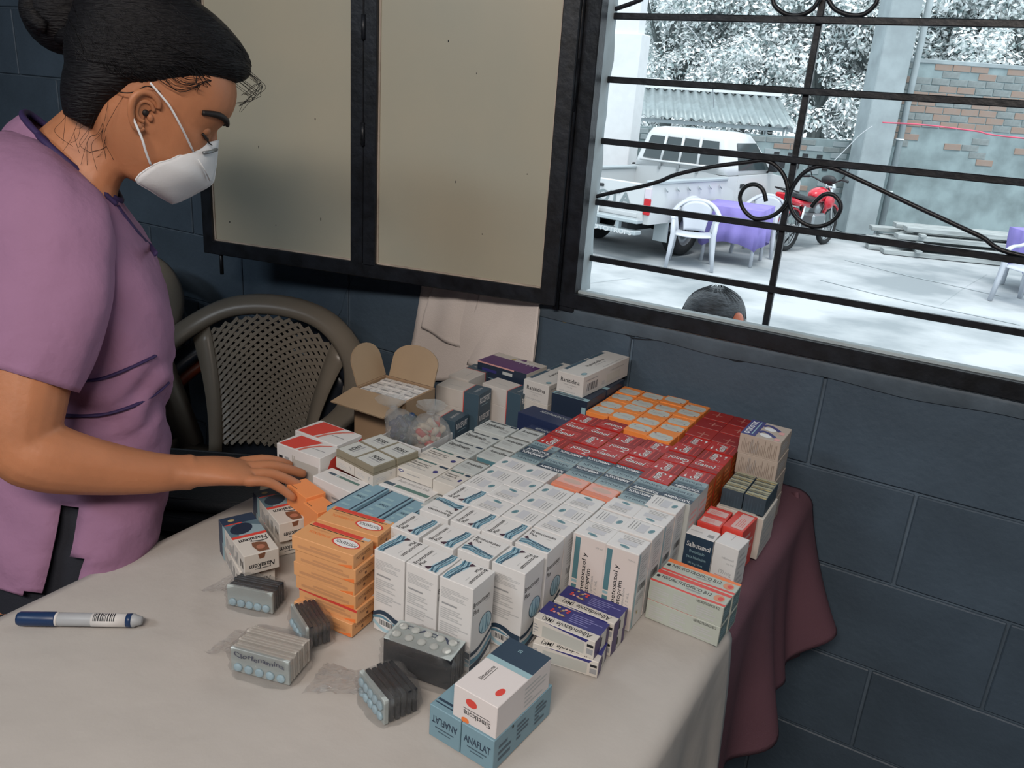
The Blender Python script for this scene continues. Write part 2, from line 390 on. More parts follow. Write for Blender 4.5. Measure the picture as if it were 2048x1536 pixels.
for k in range(9):                            # small square vents
    b = MB(); x = 3.35+.26*(k % 5)+.13*(k//5); z = GZ+.98+.16*(k//5); b.box((x, -.014, z), (x+.10, .01, z+.11), M_blk); b.build('vent_hole', lw)
b = MB(); b.box((-.25, -.25, GZ), (.25, .25, GZ+5.2), M_conc, .015); co = tag(b.build('pillar_yard'), kind='structure'); co.location = (-2.26, 15.72, 0); co.rotation_euler.z = math.radians(31)
pp = MB(); pp.tube([V(-1.86, 15.92, GZ), V(-1.86, 15.92, GZ+5.2)], .055, M_conc, 10); po = pp.build('drain_pipe'); tag(po, 'grey drain pipe running up beside the concrete pillar', 'pipe')
for zz in (1.62, .75):
    q = MB(); q.tube([V(-1.86+.062*math.cos(a), 15.92+.062*math.sin(a), GZ+zz) for a in [i*.5236 for i in range(12)]], .012, M_zincl, 6, closed=True); q.build('pipe_clamp', po)
b = MB(); b.box((-2.6, 0, GZ), (0, .3, GZ+4.8), M_wwall, .02); b.box((-2.6, -.06, GZ), (.10, .32, GZ+2.95), M_wwall, .01)
o = b.build('neighbour_building'); p = ony(1262, 290, 13.2); o.location = (p.x-.1, 13.2, 0); tag(o, 'bright white building end at the left of the yard', 'building')
# ------------------------------------------------------------------ open shed with corrugated roof behind the low wall
shd = empty('tin_roof_shed', (-7.55, 20.0, GZ), math.radians(24), 'low open shed with corrugated zinc roof behind the parked pickup', 'shed')
b = MB(); P = []; n = 150
for i in range(n+1):
    x = -2.7+5.4*i/n; c = .035*math.sin(i*2*math.pi/6); P.append([V(x, -1.4, 1.62+c), V(x, 1.4, 2.28+c)])
b.grid(P, M_zinc); o = b.build('roof_sheet', shd); solidify(o, .01)
b = MB(); b.box((-2.75, 1.26, 2.27), (2.75, 1.46, 2.50), M_zincl, .005); b.build('ridge_flashing', shd)
b = MB(); b.box((2.66, -1.42, 1.5), (2.74, 1.45, 1.62), M_zincl, .005); b.build('side_flashing', shd)
for x in (-2.5, -.8, 2.5):
    for y, h in ((-1.3, 1.6), (1.3, 2.2)):
        b = MB(); b.tube([V(x, y, 0), V(x, y, h)], .05, M_bump, 8); b.build('post', shd)
b = MB(); b.box((-2.6, -1.32, 1.50), (2.6, -1.24, 1.58), M_bump); b.build('beam', shd)
# ------------------------------------------------------------------ white pickup
tr = empty('pickup_truck', (-4.43, 10.95, GZ), math.radians(-12.1), 'old white single cab pickup with rear lettering parked in the yard', 'truck')
def tp(name, fn, parent=None):
    b = MB(); fn(b); return b.build(name, parent or tr)
CS = -.26                                   # cab shift
HW = .82
tp('bed_floor', lambda b: b.box((-.78, -.92, .60), (.78, .86, .66), M_bedliner))
for s in (1, -1):
    x0, x1 = (.735, HW) if s > 0 else (-HW, -.735)
    def side(b, x0=x0, x1=x1):
        ys = [-.98+1.84*i/24 for i in range(25)]; P = []
        for y in ys:
            wa = math.hypot(y, 0); bot = .50 if abs(y) > .40 else .37+math.sqrt(max(0, .16-y*y))
            P.append((y, max(.46, bot) if abs(y) <= .40 else .48))
        vs = []
        for y, zb in P: vs += [V(x0, y, zb), V(x1, y, zb), V(x1, y, .985), V(x0, y, .985)]
        fs = []
        for i in range(24):
            a = i*4; c = a+4
            for k in range(4): fs.append((a+k, a+(k+1) % 4, c+(k+1) % 4, c+k))
        fs.append((3,2,1,0)); fs.append((96,97,98,99)); b.add(vs, fs, M_wht)
    sd = tp('bed_side', side)
    tp('bed_rail', lambda b, x0=x0, x1=x1: b.box((x0-.015, -.98, .975), (x1+.02, .86, 1.02), M_bump, .01), sd)
    tp('wheel_arch', lambda b, x1=x1 if s > 0 else x0: b.tube([V(x1, .42*math.cos(a), .36+.42*math.sin(a)) for a in [math.pi*i/14 for i in range(15)]], .03, M_wht, 6), sd)
    for k in range(6): tp('rope_hook', lambda b, k=k, xx=(x1 if s > 0 else x0): b.tube([V(xx+.015*s, -.7+.27*k, .93), V(xx+.03*s, -.7+.27*k, .90), V(xx+.015*s, -.64+.27*k, .88)], .008, M_bump, 5), sd)
tg = tp('tailgate', lambda b: (b.box((-.735, -1.0, .50), (.735, -.95, .975), M_wht, .012), b.box((-.65, -1.006, .55), (.65, -.999, .60), M_wht, .002)))
def tgtext(b):
    vs, fs, wd = text_geo('TOYOTA', .03); k = 1.08/wd
    b.add([V(p.x*k, -1.0075, .765+p.y*.15) for p in vs], fs, M_let)
tp('lettering', tgtext, tg)
tp('latch_handle', lambda b: b.box((-.09, -1.02, .87), (.09, -1.0, .91), M_blk, .005), tg)
bp = tp('rear_bumper', lambda b: (b.box((-.80, -1.22, .36), (.80, -1.08, .41), M_bump, .01), b.box((-.80, -1.20, .50), (.80, -1.06, .55), M_bump, .01), b.box((-.5, -1.16, .40), (-.45, -1.10, .52), M_bump), b.box((.45, -1.16, .40), (.5, -1.10, .52), M_bump), b.box((.1, -1.16, .40), (.15, -1.10, .52), M_bump)))
def bt(b):
    vs, fs, wd = text_geo('TOYOTRUPS', .04); k = .70/wd; b.add([V(.40+p.x*k, -1.2215, .385+p.y*.055) for p in vs], fs, M_wht)
tp('lettering', bt, bp)
tp('number_plate', lambda b: b.box((-.22, -1.085, .52), (.10, -1.075, .66), M_zincl, .003), bp)
for s in (1, -1):
    tl = tp('tail_light', lambda b, s=s: b.box((s*.79-.055, -1.012, .60), (s*.79+.035, -.97, .80), M_taill, .008))
    tp('clear_lens', lambda b, s=s: b.box((s*.79-.055, -1.012, .80), (s*.79+.035, -.97, .93), M_tailw, .008), tl)
# cab: lower body, hood and glasshouse
def cab_low(b):
    prof = [(1.12,.46),(1.12,1.06),(2.42,1.06),(2.62,1.04),(3.35,.98),(3.52,.90),(3.56,.55),(3.45,.42)]
    R1 = [V(-HW, y, z) for y, z in prof]; R2 = [V(HW, y, z) for y, z in prof]; M1 = [V(-HW-.02, y*1., min(z, .8)) for y, z in prof]
    rings = [[V(x, y+(0 if abs(x) < HW else (-.02 if y > 3 else 0)), z-(0 if abs(x) < .7 else .03 if z > .9 else 0)) for y, z in prof] for x in (-HW, -.70, -.3, 0, .3, .70, HW)]
    b.loft(rings, M_wht, smooth=False)
cb = tp('cab_body', cab_low)
def cab_top(b):
    def ring(z, w_, ya, yb): return [V(-w_, ya+.05, z), V(-w_+.06, ya, z), V(w_-.06, ya, z), V(w_, ya+.05, z), V(w_, yb-.06, z), V(w_-.10, yb, z), V(-w_+.10, yb, z), V(-w_, yb-.06, z)]
    b.loft([ring(1.04, .80, 1.13, 2.60), ring(1.15, .78, 1.15, 2.50), ring(1.50, .68, 1.22, 2.08), ring(1.585, .64, 1.27, 1.98), ring(1.615, .50, 1.36, 1.88)], M_wht, smooth=True)
ct = tp('cab_roof', cab_top)
def pane(name, q, M_, parent, t=.006):
    b = MB(); c = [Vector(p) for p in q]; nn = (c[1]-c[0]).cross(c[3]-c[0]).normalized()*t; b.add(c+[p+nn for p in c], [(0,1,2,3),(7,6,5,4),(0,4,5,1),(1,5,6,2),(2,6,7,3),(3,7,4,0)], M_); return b.build(name, parent)
rw = pane('rear_window', [V(-.64,1.135,1.16), V(.64,1.135,1.16), V(.57,1.205,1.48), V(-.57,1.205,1.48)], M_gls, ct, .004)
bpy.data.objects[rw.name].location.y = -.008
for x in (-.32, 0, .32):
    b = MB(); b.tube([V(x, 1.11, 1.02), V(x*.9, 1.185, 1.52)], .022, M_wht, 6); b.build('guard_bar', ct)
b = MB(); b.tube([V(-.66,1.10,1.13), V(.66,1.10,1.13)], .02, M_wht, 6); b.build('guard_bar', ct)
for s in (1, -1):
    q = [V(.797*s,1.45,1.10), V(.797*s,2.38,1.10), V(.70*s,2.02,1.47), V(.70*s,1.47,1.47)]
    pane('side_window', q if s > 0 else q[::-1], M_gls, ct, .006)
    q = [V(.795*s,1.19,1.12), V(.795*s,1.38,1.12), V(.70*s,1.40,1.46), V(.70*s,1.27,1.44)]
    dr = tp('door', lambda b, s=s: b.box((s*HW-.006, 1.42, .52), (s*HW+.006, 2.46, 1.04), M_wht, .004))
    tp('door_handle', lambda b, s=s: b.box((s*(HW+.006)-.008, 1.50, .86), (s*(HW+.006)+.012, 1.62, .92), M_blk, .004), dr)
    mr = tp('side_mirror', lambda b, s=s: (b.box((s*.90-.07, 2.26, 1.08), (s*.90+.07, 2.34, 1.28), M_blk, .02), b.tube([V(s*.80, 2.32, 1.06), V(s*.88, 2.31, 1.14)], .015, M_blk, 6)))
pane('windshield', [V(.66,2.56,1.09), V(-.66,2.56,1.09), V(-.57,2.10,1.50), V(.57,2.10,1.50)], M_gls, ct, .012)
for s in (1, -1):
    tp('head_light', lambda b, s=s: b.box((s*.62-.12, 3.52, .72), (s*.62+.12, 3.57, .86), M_tailw, .01))
    tp('mud_flap', lambda b, s=s: b.box((s*.72-.11, -.52, .22), (s*.72+.11, -.50, .52), M_bump, .004))
for o_ in list(tr.children):
    if o_.name.split('.')[0] in ('cab_body','cab_roof','door','side_mirror','windshield','head_light'): o_.location.y += CS
def wheel(name, x, y, parent, r=.345, w_=.20, M_r=M_rim):
    b = MB(); prof = [(r*.62,-w_/2),(r*.92,-w_/2),(r,-w_*.35),(r,w_*.35),(r*.92,w_/2),(r*.62,w_/2)]
    rings = [[V(x+dx, y+rad*math.cos(a), r+rad*math.sin(a)) for rad, dx in prof] for a in [2*math.pi*i/24 for i in range(25)]]
    b.loft(rings, M_tyre, caps=(False, False)); t = b.build(name, parent)
    b = MB(); s = 1 if x > 0 else -1
    prof = [(.02,w_*.42*s),(r*.25,w_*.40*s),(r*.30,w_*.25*s),(r*.55,w_*.28*s),(r*.63,w_*.44*s)]
    b.loft([[V(x+dx, y+rad*math.cos(a), r+rad*math.sin(a)) for rad, dx in prof] for a in [2*math.pi*i/20 for i in range(21)]], M_r, caps=(False, False), closed=False); b.build('wheel_rim', t)
for y in (0, 2.52):
    for x in (.70, -.70): wheel('wheel', x, y, tr)
tp('chassis', lambda b: (b.box((-.45, -.9, .34), (-.35, 3.3, .48), M_blk), b.box((.35, -.9, .34), (.45, 3.3, .48), M_blk), b.tube([V(-.7,0,.345), V(.7,0,.345)], .06, M_blk, 8)))
# ------------------------------------------------------------------ motorcycles
def motorcycle(loc, rz, label):
    mo = empty('motorcycle', loc, rz, label, 'motorcycle', 'motorcycles in the yard')
    def mp(name, fn, parent=None):
        b = MB(); fn(b); return b.build(name, parent or mo)
    for y in (0, 1.25):
        def wh(b, y=y):
            b.tube([V(0, y+.27*math.cos(a), .30+.27*math.sin(a)) for a in [2*math.pi*i/24 for i in range(24)]], .04, M_tyre, 8, closed=True)
        wl = mp('wheel', wh)
        def sp(b, y=y):
            b.tube([V(0, y+.235*math.cos(a), .30+.235*math.sin(a)) for a in [2*math.pi*i/20 for i in range(20)]], .013, M_rim, 6, closed=True)
            for k in range(10): a = math.pi*k/5; b.tube([V(.02*(-1)**k, y, .30), V(0, y+.23*math.cos(a), .30+.23*math.sin(a))], .005, M_rim, 4)
            b.tube([V(-.06, y, .30), V(.06, y, .30)], .04, M_rim, 8)
        mp('wheel_rim', sp, wl)
        mp('mudguard', lambda b, y=y: b.tube([V(0, y+.32*math.cos(a), .30+.32*math.sin(a)) for a in [math.radians(q) for q in range(20, 165, 12)]], .05, M_mred, 8, flat=.4))
    mp('fork', lambda b: [b.tube([V(s*.07, 1.25, .30), V(s*.07, 1.02, .88)], .022, M_chrome, 8) for s in (-1, 1)])
    hb = mp('handlebar', lambda b: b.tube([V(-.36,.84,1.02), V(-.24,.94,1.03), V(-.08,1.0,.96), V(.08,1.0,.96), V(.24,.94,1.03), V(.36,.84,1.02)], .013, M_blk, 8))
    for s in (-1, 1):
        mp('mirror', lambda b, s=s: (b.tube([V(s*.24,.94,1.03), V(s*.32,.95,1.20)], .008, M_blk, 6), b.sphere((s*.34,.95,1.24), (.06,.015,.045), M_chrome)), hb)
        mp('grip', lambda b, s=s: b.tube([V(s*.27,.92,1.03), V(s*.38,.83,1.02)], .02, M_blk, 8), hb)
    mp('headlight', lambda b: b.sphere((0,1.12,.88), (.09,.07,.09), M_chrome)); mp('instrument_cowl', lambda b: b.sphere((0,1.02,1.0), (.12,.06,.07), M_blk))
    mp('fuel_tank', lambda b: b.sphere((0,.78,.78), (.14,.25,.12), M_mred, mx=None)); mp('side_shroud', lambda b: [b.sphere((s*.14,.88,.70), (.04,.16,.12), M_mred) for s in (-1, 1)])
    mp('seat', lambda b: b.loft([[V(-w_,y,z), V(-w_,y,z+.05), V(0,y,z+.08), V(w_,y,z+.05), V(w_,y,z)] for y, z, w_ in ((.58,.70,.10),(.35,.70,.12),(.05,.76,.11),(-.22,.80,.08))], M_blk))
    mp('tail_cowl', lambda b: b.loft([[V(-w_,y,z), V(-w_,y,z+.08), V(w_,y,z+.08), V(w_,y,z)] for y, z, w_ in ((.4,.62,.10),(0,.66,.10),(-.34,.76,.05))], M_mred)); mp('tail_light', lambda b: b.box((-.09,-.44,.74), (.09,-.34,.86), M_taill, .02))
    mp('luggage_rail', lambda b: b.tube([V(-.1,-.1,.86), V(-.11,-.42,.92), V(.11,-.42,.92), V(.1,-.1,.86)], .012, M_blk, 6))
    mp('engine', lambda b: (b.box((-.13,.48,.28), (.13,.88,.52), M_rim, .03), b.tube([V(0,.72,.5), V(0,.82,.70)], .085, M_rim, 10))); mp('exhaust', lambda b: b.tube([V(.08,.95,.40), V(.12,.85,.24), V(.15,.4,.24), V(.17,-.2,.36)], [.02,.025,.035,.05], M_chrome, 10))
    mp('frame', lambda b: (b.tube([V(0,1.02,.86), V(0,.95,.5), V(0,.85,.28), V(0,.35,.3), V(0,.25,.66)], .022, M_blk, 8), b.tube([V(0,1.02,.86), V(0,.3,.66), V(0,-.2,.70)], .022, M_blk, 8), [b.tube([V(s*.12,.3,.34), V(s*.12,0,.30)], .02, M_rim, 6) for s in (-1, 1)]))
    mp('shock', lambda b: [b.tube([V(s*.13,.03,.34), V(s*.12,.12,.66)], .025, M_chrome, 8) for s in (-1, 1)]); mp('kick_stand', lambda b: b.tube([V(-.12,.5,.28), V(-.28,.46,0)], .012, M_blk, 6)); mp('plate', lambda b: b.box((-.09,-.40,.52), (.09,-.385,.66), M_zincl, .003))
    return mo
motorcycle((-2.70, 12.55, GZ), math.radians(-14), 'red motorcycle parked between the pickup and the concrete pillar')
p = ony(1222, 318, 12.5); motorcycle((p.x-.4, 12.5, GZ), math.radians(-80), 'red motorcycle half hidden behind the pickup bed')
# ------------------------------------------------------------------ plastic armchairs
def chair_parts(MC, lattice):
    """list of (name, MB, children) for a monobloc armchair; front towards -y"""
    out = []
    b = MB(); half = [(.262,-.235,.60),(.282,-.10,.635),(.290,.04,.64),(.275,.15,.665),(.225,.235,.725),(.13,.285,.782),(0,.300,.800)]
    path = bez([V(-x, y, z) for x, y, z in half]+[V(x, y, z) for x, y, z in half[::-1][1:]], 5); b.tube(path, .031, MC, 10, flat=.62); out.append(('rim', b))
    def surf(u, v):      # back panel: u -1..1, v 0..1
        wd = .135+.055*v*v+.02*v; z = .425+.365*v-.055*v*abs(u)**2.2*1.6; y = .195+.080*v-.03*u*u+.02*(1-v)*(1-u*u)
        return V(u*wd, y, z)
    if lattice:
        b = MB(); n = 15
        def strip(a0, a1, off):
            pts = [V(a0[0]+(a1[0]-a0[0])*t/10, a0[1]+(a1[1]-a0[1])*t/10, 0) for t in range(11)]; P = []
            for q in pts:
                c = surf(q.x, q.y); P.append(c)
            rows = []
            for i, c in enumerate(P):
                t = (P[min(i+1, 10)]-P[max(i-1, 0)]).normalized(); nn = V(0,-1,.25).normalized(); s_ = t.cross(nn).normalized()*.0043
                rows.append([c-s_+nn*(.0015+off), c+s_+nn*(.0015+off), c+s_-nn*.0015, c-s_-nn*.0015])
            b.loft(rows, MC, smooth=False)
        ur = .86; K = 13
        for d in (1, -1):
            for k in range(-K, 3*K):
                # u = -ur + t*2ur ; v = (k + d*t*K*.62)/K
                pts = []
                for t in [i/60 for i in range(61)]:
                    u = -ur+2*ur*t; v = (k+(t if d > 0 else 1-t)*12.5-6.5)/19
                    if .05 <= v <= .97: pts.append((u, v))
                if len(pts) > 3: strip(pts[0], pts[-1], .0007*d)
        out.append(('back_lattice', b))
        b = MB()
        for s in (-1, 1):
            P = [[surf(s*u, v)+V(0,-.003,0) for v in [i/12 for i in range(13)]] for u in (.80, .9, 1.0)]; b2 = MB(); b2.grid(P, MC); out.append(('back_stile', b2, .006))
    else:
        b = MB(); b.grid([[surf(-1+2*i/12, j/10) for j in range(11)] for i in range(13)], MC); out.append(('backrest', b, .008))
    b = MB(); b.grid([[V((-.235+.47*i/12)*(1-.12*j/10), -.25+.47*j/10, .435-.018*math.sin(math.pi*i/12)-.02*(j/10)+(.0 if j else -.02)) for j in range(11)] for i in range(13)], MC); out.append(('seat', b, .01))
    for s in (-1, 1):
        b = MB(); b.loft([[V(s*x-w_, y-.022, z), V(s*x+w_, y-.022, z), V(s*x+w_, y+.022, z), V(s*x-w_, y+.022, z)] for x, y, z, w_ in ((.285,-.275,0,.02),(.262,-.255,.25,.026),(.248,-.24,.43,.03),(.262,-.225,.60,.024))], MC); out.append(('leg', b))
        b = MB(); b.loft([[V(s*x-w_, y-.02, z), V(s*x+w_, y-.02, z), V(s*x+w_, y+.02, z), V(s*x-w_, y+.02, z)] for x, y, z, w_ in ((.265,.30,0,.02),(.24,.25,.25,.026),(.225,.215,.43,.03),(.262,.17,.665,.022))], MC); out.append(('leg', b))
        b = MB(); b.grid([[V(s*(.255+.012*math.sin(j*.5)), -.235+.45*j/8, .435-.045*k) for k in (0, 1)] for j in range(9)], MC); out.append(('apron', b, .006))
    return out
_ch = {}
def armchair(name, loc, rz, MC, lattice, label, group):
    e = empty(name, loc, rz, label, 'chair', group); key = (MC.name, lattice)
    if key not in _ch:
        L_ = []
        for t in chair_parts(MC, lattice):
            o = t[1].build(t[0], e)
            if len(t) > 2: solidify(o, t[2])
            L_.append(o)
        _ch[key] = L_
    else:
        for o in _ch[key]:
            c = o.copy(); COL.objects.link(c); c.parent = e
    return e
armchair('plastic_armchair', (-3.33, 10.12, GZ), math.radians(18), M_wplast, False, 'white plastic armchair facing the window beside the lilac table', 'white plastic chairs in the yard')
armchair('plastic_armchair', (-2.95, 11.86, GZ), math.radians(0), M_wplast, False, 'white plastic armchair half hidden behind the lilac table', 'white plastic chairs in the yard')
p = gp(2045, 590); armchair('plastic_armchair', (p.x+.05, 11.2, GZ), math.radians(-30), M_wplast, False, 'white plastic armchair at the right edge by the second lilac table', 'white plastic chairs in the yard')
def lilac_table(loc, rz, lab, grp='lilac covered tables in the yard'):
    e = empty('plastic_table', loc, rz, 'white plastic table under the %s' % lab, 'table', 'plastic tables in the yard')
    b = MB(); b.box((-.38,-.38,.70), (.38,.38,.735), M_wplast, .01); b.build('tabletop', e)
    for sx in (-.31, .31):
        for sy in (-.31, .31):
            b = MB(); b.tube([V(sx*1.05, sy*1.05, 0), V(sx, sy, .70)], [.022, .03], M_wplast, 8); b.build('leg', e)
    b = MB(); N = 64; rings = []
    for t, z in ((0,.7375),(.12,.735),(.35,.62),(.65,.46),(1,.30)):
        ring = []
        for k in range(N):
            a = 2*math.pi*k/N; c, s_ = math.cos(a), math.sin(a); q = 1/max(abs(c), abs(s_)); dg = (q-1)/.414
            rr = .392*q*(1+.0*t); out_ = t*(.03+.03*math.sin(a*12)-.10*dg*dg*t)
            ring.append(V(c*(rr+out_), s_*(rr+out_), z-(.10*dg*t*t if t > 0 else 0)))
        rings.append(ring)
    b.loft(rings, M_lil, caps=(True, False)); o = b.build('lilac_tablecloth'); o.location = loc; o.rotation_euler = (0, 0, rz); solidify(o, .004)
    tag(o, lab, 'tablecloth', grp)
lilac_table((-3.05, 11.0, GZ), math.radians(4), 'lilac tablecloth on the table beside the pickup')
p = gp(2060, 545); lilac_table((p.x+.12, 12.3, GZ), math.radians(25), 'lilac tablecloth on the table cut off at the right edge')
# ------------------------------------------------------------------ stacked planks by the brick wall
R_ = random.Random(3)
WHERE = ['bottom layer at the front', 'bottom layer in the middle', 'bottom layer at the back', 'second layer at the front', 'second layer in the middle', 'second layer at the back', 'third layer at the front', 'third layer in the middle', 'third layer at the back', 'top layer at the front', 'top layer at the back']
for k in range(11):
    b = MB(); L_ = R_.uniform(2.0, 2.7); b.box((-L_/2, -.13, 0), (L_/2, .13, .07), M_wood, .006); o = b.build('plank')
    lay, c = k//3, k % 3
    o.location = (-.50+R_.uniform(-.15,.15)+.08*lay-.16*c, 14.05+.29*c+.10*lay, GZ+.005+.115*lay); o.rotation_euler = (0, 0, math.radians(19+R_.uniform(-1.5,1.5)))
    tag(o, 'weathered grey plank in the heap below the brick wall, '+WHERE[k], 'plank', 'planks heaped below the brick wall')
for si, x in enumerate((-1.15, .1)):
    for lay in range(3):
        b = MB(); b.box((-.04,-.5,0), (.04,.5,.038), M_wood, .004); o = b.build('timber_spacer'); o.location = (x, 14.45+.3*x+.05*lay, GZ+.0755+.115*lay); o.rotation_euler.z = math.radians(19); tag(o, 'short timber spacer between planks, %s end, %s from the ground' % (('left','right')[si], ('first','second','third')[lay]), 'timber', 'timber spacers in the plank heap')
# ------------------------------------------------------------------ wires
M_pink = mat('pink_cord', (.60,.10,.16), .5); M_wire = mat('wire_grey', (.45,.48,.5), .5)
def wire(name, pts, r, M_, label, cat):
    b = MB(); b.tube(bez(pts, 6), r, M_, 5); tag(b.build(name), label, cat)
wire('pink_cord', [ony(1765,245,15.3), ony(1850,250,15.3), ony(1950,262,15.4), ony(2060,278,15.4), V(4.2,15.6,EYE-.2)], .012, M_pink, 'pink cord strung across the brick wall from the pillar', 'cord')
wire('overhead_wire', [ony(1310,-40,14.5), ony(1345,20,14.8), ony(1395,75,15.2), ony(1420,130,15.6), ony(1428,215,16.2)], .010, M_wire, 'thin overhead wire slanting down before the trees', 'wire')
wire('stay_wire', [ony(1745,252,15.2), ony(1720,270,15.15), ony(1690,300,15.05), ony(1660,330,14.9)], .008, M_wire, 'thin stay wire running down left from the pillar', 'wire')
# ------------------------------------------------------------------ trees
M_leaf = [mat('leaf_sky_glare', (.92,.95,.95), .35), mat('leaf_mid', (.52,.60,.60), .5), mat('leaf_shade', (.20,.27,.275), .6)]  # sky glare and teal-grey shade are put into the leaf colours
M_bark = mat('bark_grey', (.13,.15,.15), .9, bump=.6, bscale=12)
def tree(loc, h, crown, n, seed, label):
    R_ = random.Random(seed); e = empty('broadleaf_tree', loc, 0, label, 'tree', 'trees behind the yard')
    b = MB(); top = V(R_.uniform(-.3,.3), R_.uniform(-.3,.3), h*.75)
    b.tube(bez([V(0,0,0), V(.12,.05,h*.3), top*.7, top], 4), [.22-.012*i for i in range(13)], M_bark, 8); b.build('trunk', e)
    cl = []
    for (cx, cy, cz, r) in crown:
        b = MB(); b.tube(bez([V(.1,.05,h*.35), V(cx*.5, cy*.5, cz*.7), V(cx, cy, cz)], 4), [.09-.008*i for i in range(9)], M_bark, 6); b.build('branch', e)
        for _ in range(int(9*r*r)+4):
            d = V(R_.gauss(0,1), R_.gauss(0,1), R_.gauss(0,1)).normalized()*r*R_.uniform(.55,1.0); cl.append((V(cx,cy,cz)+d, R_.uniform(.32,.6)))
    b = MB()
    for i in range(n):
        c, r = R_.choice(cl); d = V(R_.gauss(0,1), R_.gauss(0,1), R_.gauss(0,1)).normalized(); p = c+d*r*R_.uniform(.5,1.)
        nn = (d+V(0,0,.9)+V(R_.gauss(0,.5), R_.gauss(0,.5), R_.gauss(0,.4))).normalized(); t = nn.cross(V(R_.gauss(0,1), R_.gauss(0,1), R_.gauss(0,1))).normalized(); s_ = nn.cross(t)
        L_ = R_.uniform(.05,.095); w_ = L_*.5; k = R_.random()
        b.add([p-t*L_, p+s_*w_-nn*.01, p+t*L_, p-s_*w_-nn*.01], [(0,1,2,3)], M_leaf[0 if k < .70 else 1 if k < .92 else 2])
    o = b.build('foliage', e); o['kind'] = 'stuff'
def crown(seed, w_, z0, z1, k=9):
    R_ = random.Random(seed); return [(R_.uniform(-w_, w_), R_.uniform(-w_*.5, w_*.5), R_.uniform(z0, z1), R_.uniform(.9, 1.5)) for _ in range(k)]
for i, (px, Y, w_, z0, z1, lab) in enumerate([(1330,25.5,2.2,2.2,6.2,'bushy pale tree rising left behind the tin roofed shed'), (1480,26.5,2.2,1.8,6.2,'dense pale tree rising above the pickup cab'), (1630,25.0,2.0,1.2,5.8,'leafy pale tree just left of the concrete pillar'), (1790,25.5,2.2,2.4,6.2,'pale tree rising behind the pillar and pipe'), (1930,26.0,2.2,2.6,6.4,'pale tree above the brick wall'), (2080,25,2.2,2.6,6.0,'pale tree above the brick wall at the right edge')]):
    p = ony(px, 200, Y); tree((p.x, Y, GZ), z1, crown(i+3, w_, z0, z1, 12), 17000, i+11, lab)
# farther hedge of trees closing the view
for i, px in enumerate((1240, 1380, 1540, 1700, 1880, 2060)):
    p = ony(px, 200, 30); tree((p.x, 30, GZ), 8.0, crown(i+40, 3.0, .8, 8.0, 14), 12000, i+60, 'distant pale tree in the back row, %s from the left' % ['first','second','third','fourth','fifth','sixth'][i])
# ================================================================== table and its two cloths
TZ = EYE-.695                               # upper face of the white cloth
TX0, TX1, TY0, TY1 = -1.012, -.200, -.30, 1.565
M_tabw = mat('table_plastic', (.35,.34,.33), .5); M_leg = mat('table_leg_steel', (.10,.10,.11), .4, metal=.6)
M_white = mat('white_tablecloth', (.43,.41,.385), .85, var=.05, vscale=3, bump=1.6, bscale=8)
M_mauve = mat('mauve_tablecloth', (.135,.064,.086), .8, var=.15, vscale=4, bump=.25, bscale=380)
tb = empty('folding_table', ((TX0+TX1)/2, .63, 0), label='long table under the cloths that carries the medicine cartons', cat='table')
ox, oy = (TX0+TX1)/2, .63
b = MB(); b.box((TX0+.006-ox, TY0+.006-oy, TZ-.045), (TX1-.040-ox, TY1-.006-oy, TZ-.010), M_tabw, .006); b.build('tabletop', tb)
for sx in (TX0+.08, TX1-.08):
    for sy in (TY0+.15, TY1-.15):
        b = MB(); b.tube([V(sx-ox, sy-oy, 0), V(sx-ox, sy-oy, TZ-.045)], .014, M_leg, 10); b.build('leg', tb)
# white cloth: top with light wrinkles and a skirt on the right side that ends near the boxes
def wz(x, y):
    h = .0012*noise.noise(V(x*7, y*5, 0))+.0006*noise.noise(V(x*23, y*19, 3))
    d = (x+.885)*.62+(y-.66)*.78
    h += .0028*math.exp(-(d/.012)**2)*math.exp(-((y-.66)/.12)**2)
    return h
P = []; NX, NY = 70, 90
YW = 1.0                                    # the white cloth ends here on the right side
for j in range(NY+1):
    y = TY0+(YW+.03-TY0)*j/NY; row = []
    for i in range(-6, NX+1):
        if i < 0:
            t = -i/6; x = TX0-.004-.006*math.sin(t*3); row.append(V(x, y, TZ-.004-.17*t))
        else:
            x = TX0+(TX1-.022-TX0)*i/NX; row.append(V(x, y, TZ-.0025+wz(x, y)*min(1, i/3)))
    e = max(0, (j-NY+7)/7)
    for i in range(1, 31):
        if i <= 6:
            a = math.pi/2*i/6; row.append(V(TX1-.022+.025*math.sin(a), y-.006*e*i/6, TZ-.0025-.022*(1-math.cos(a))+wz(TX1-.03, y)*(1-i/6)))
        else:
            t = (i-6)/24; wv = .026*t*math.sin(y*26+1.2*math.sin(y*9))+.012*t*math.sin(y*57)
            row.append(V(TX1+.003+.012*t+wv*.55+.02*t*t, y-.006*e-(.04*t-.010*math.sin(t*8))*e, TZ-.0245-.44*t))
    P.append(row)
b = MB(); b.grid(P, M_white); wc = b.build('white_tablecloth'); solidify(wc, .0015)
tag(wc, 'creased white tablecloth spread over the long table', 'tablecloth')
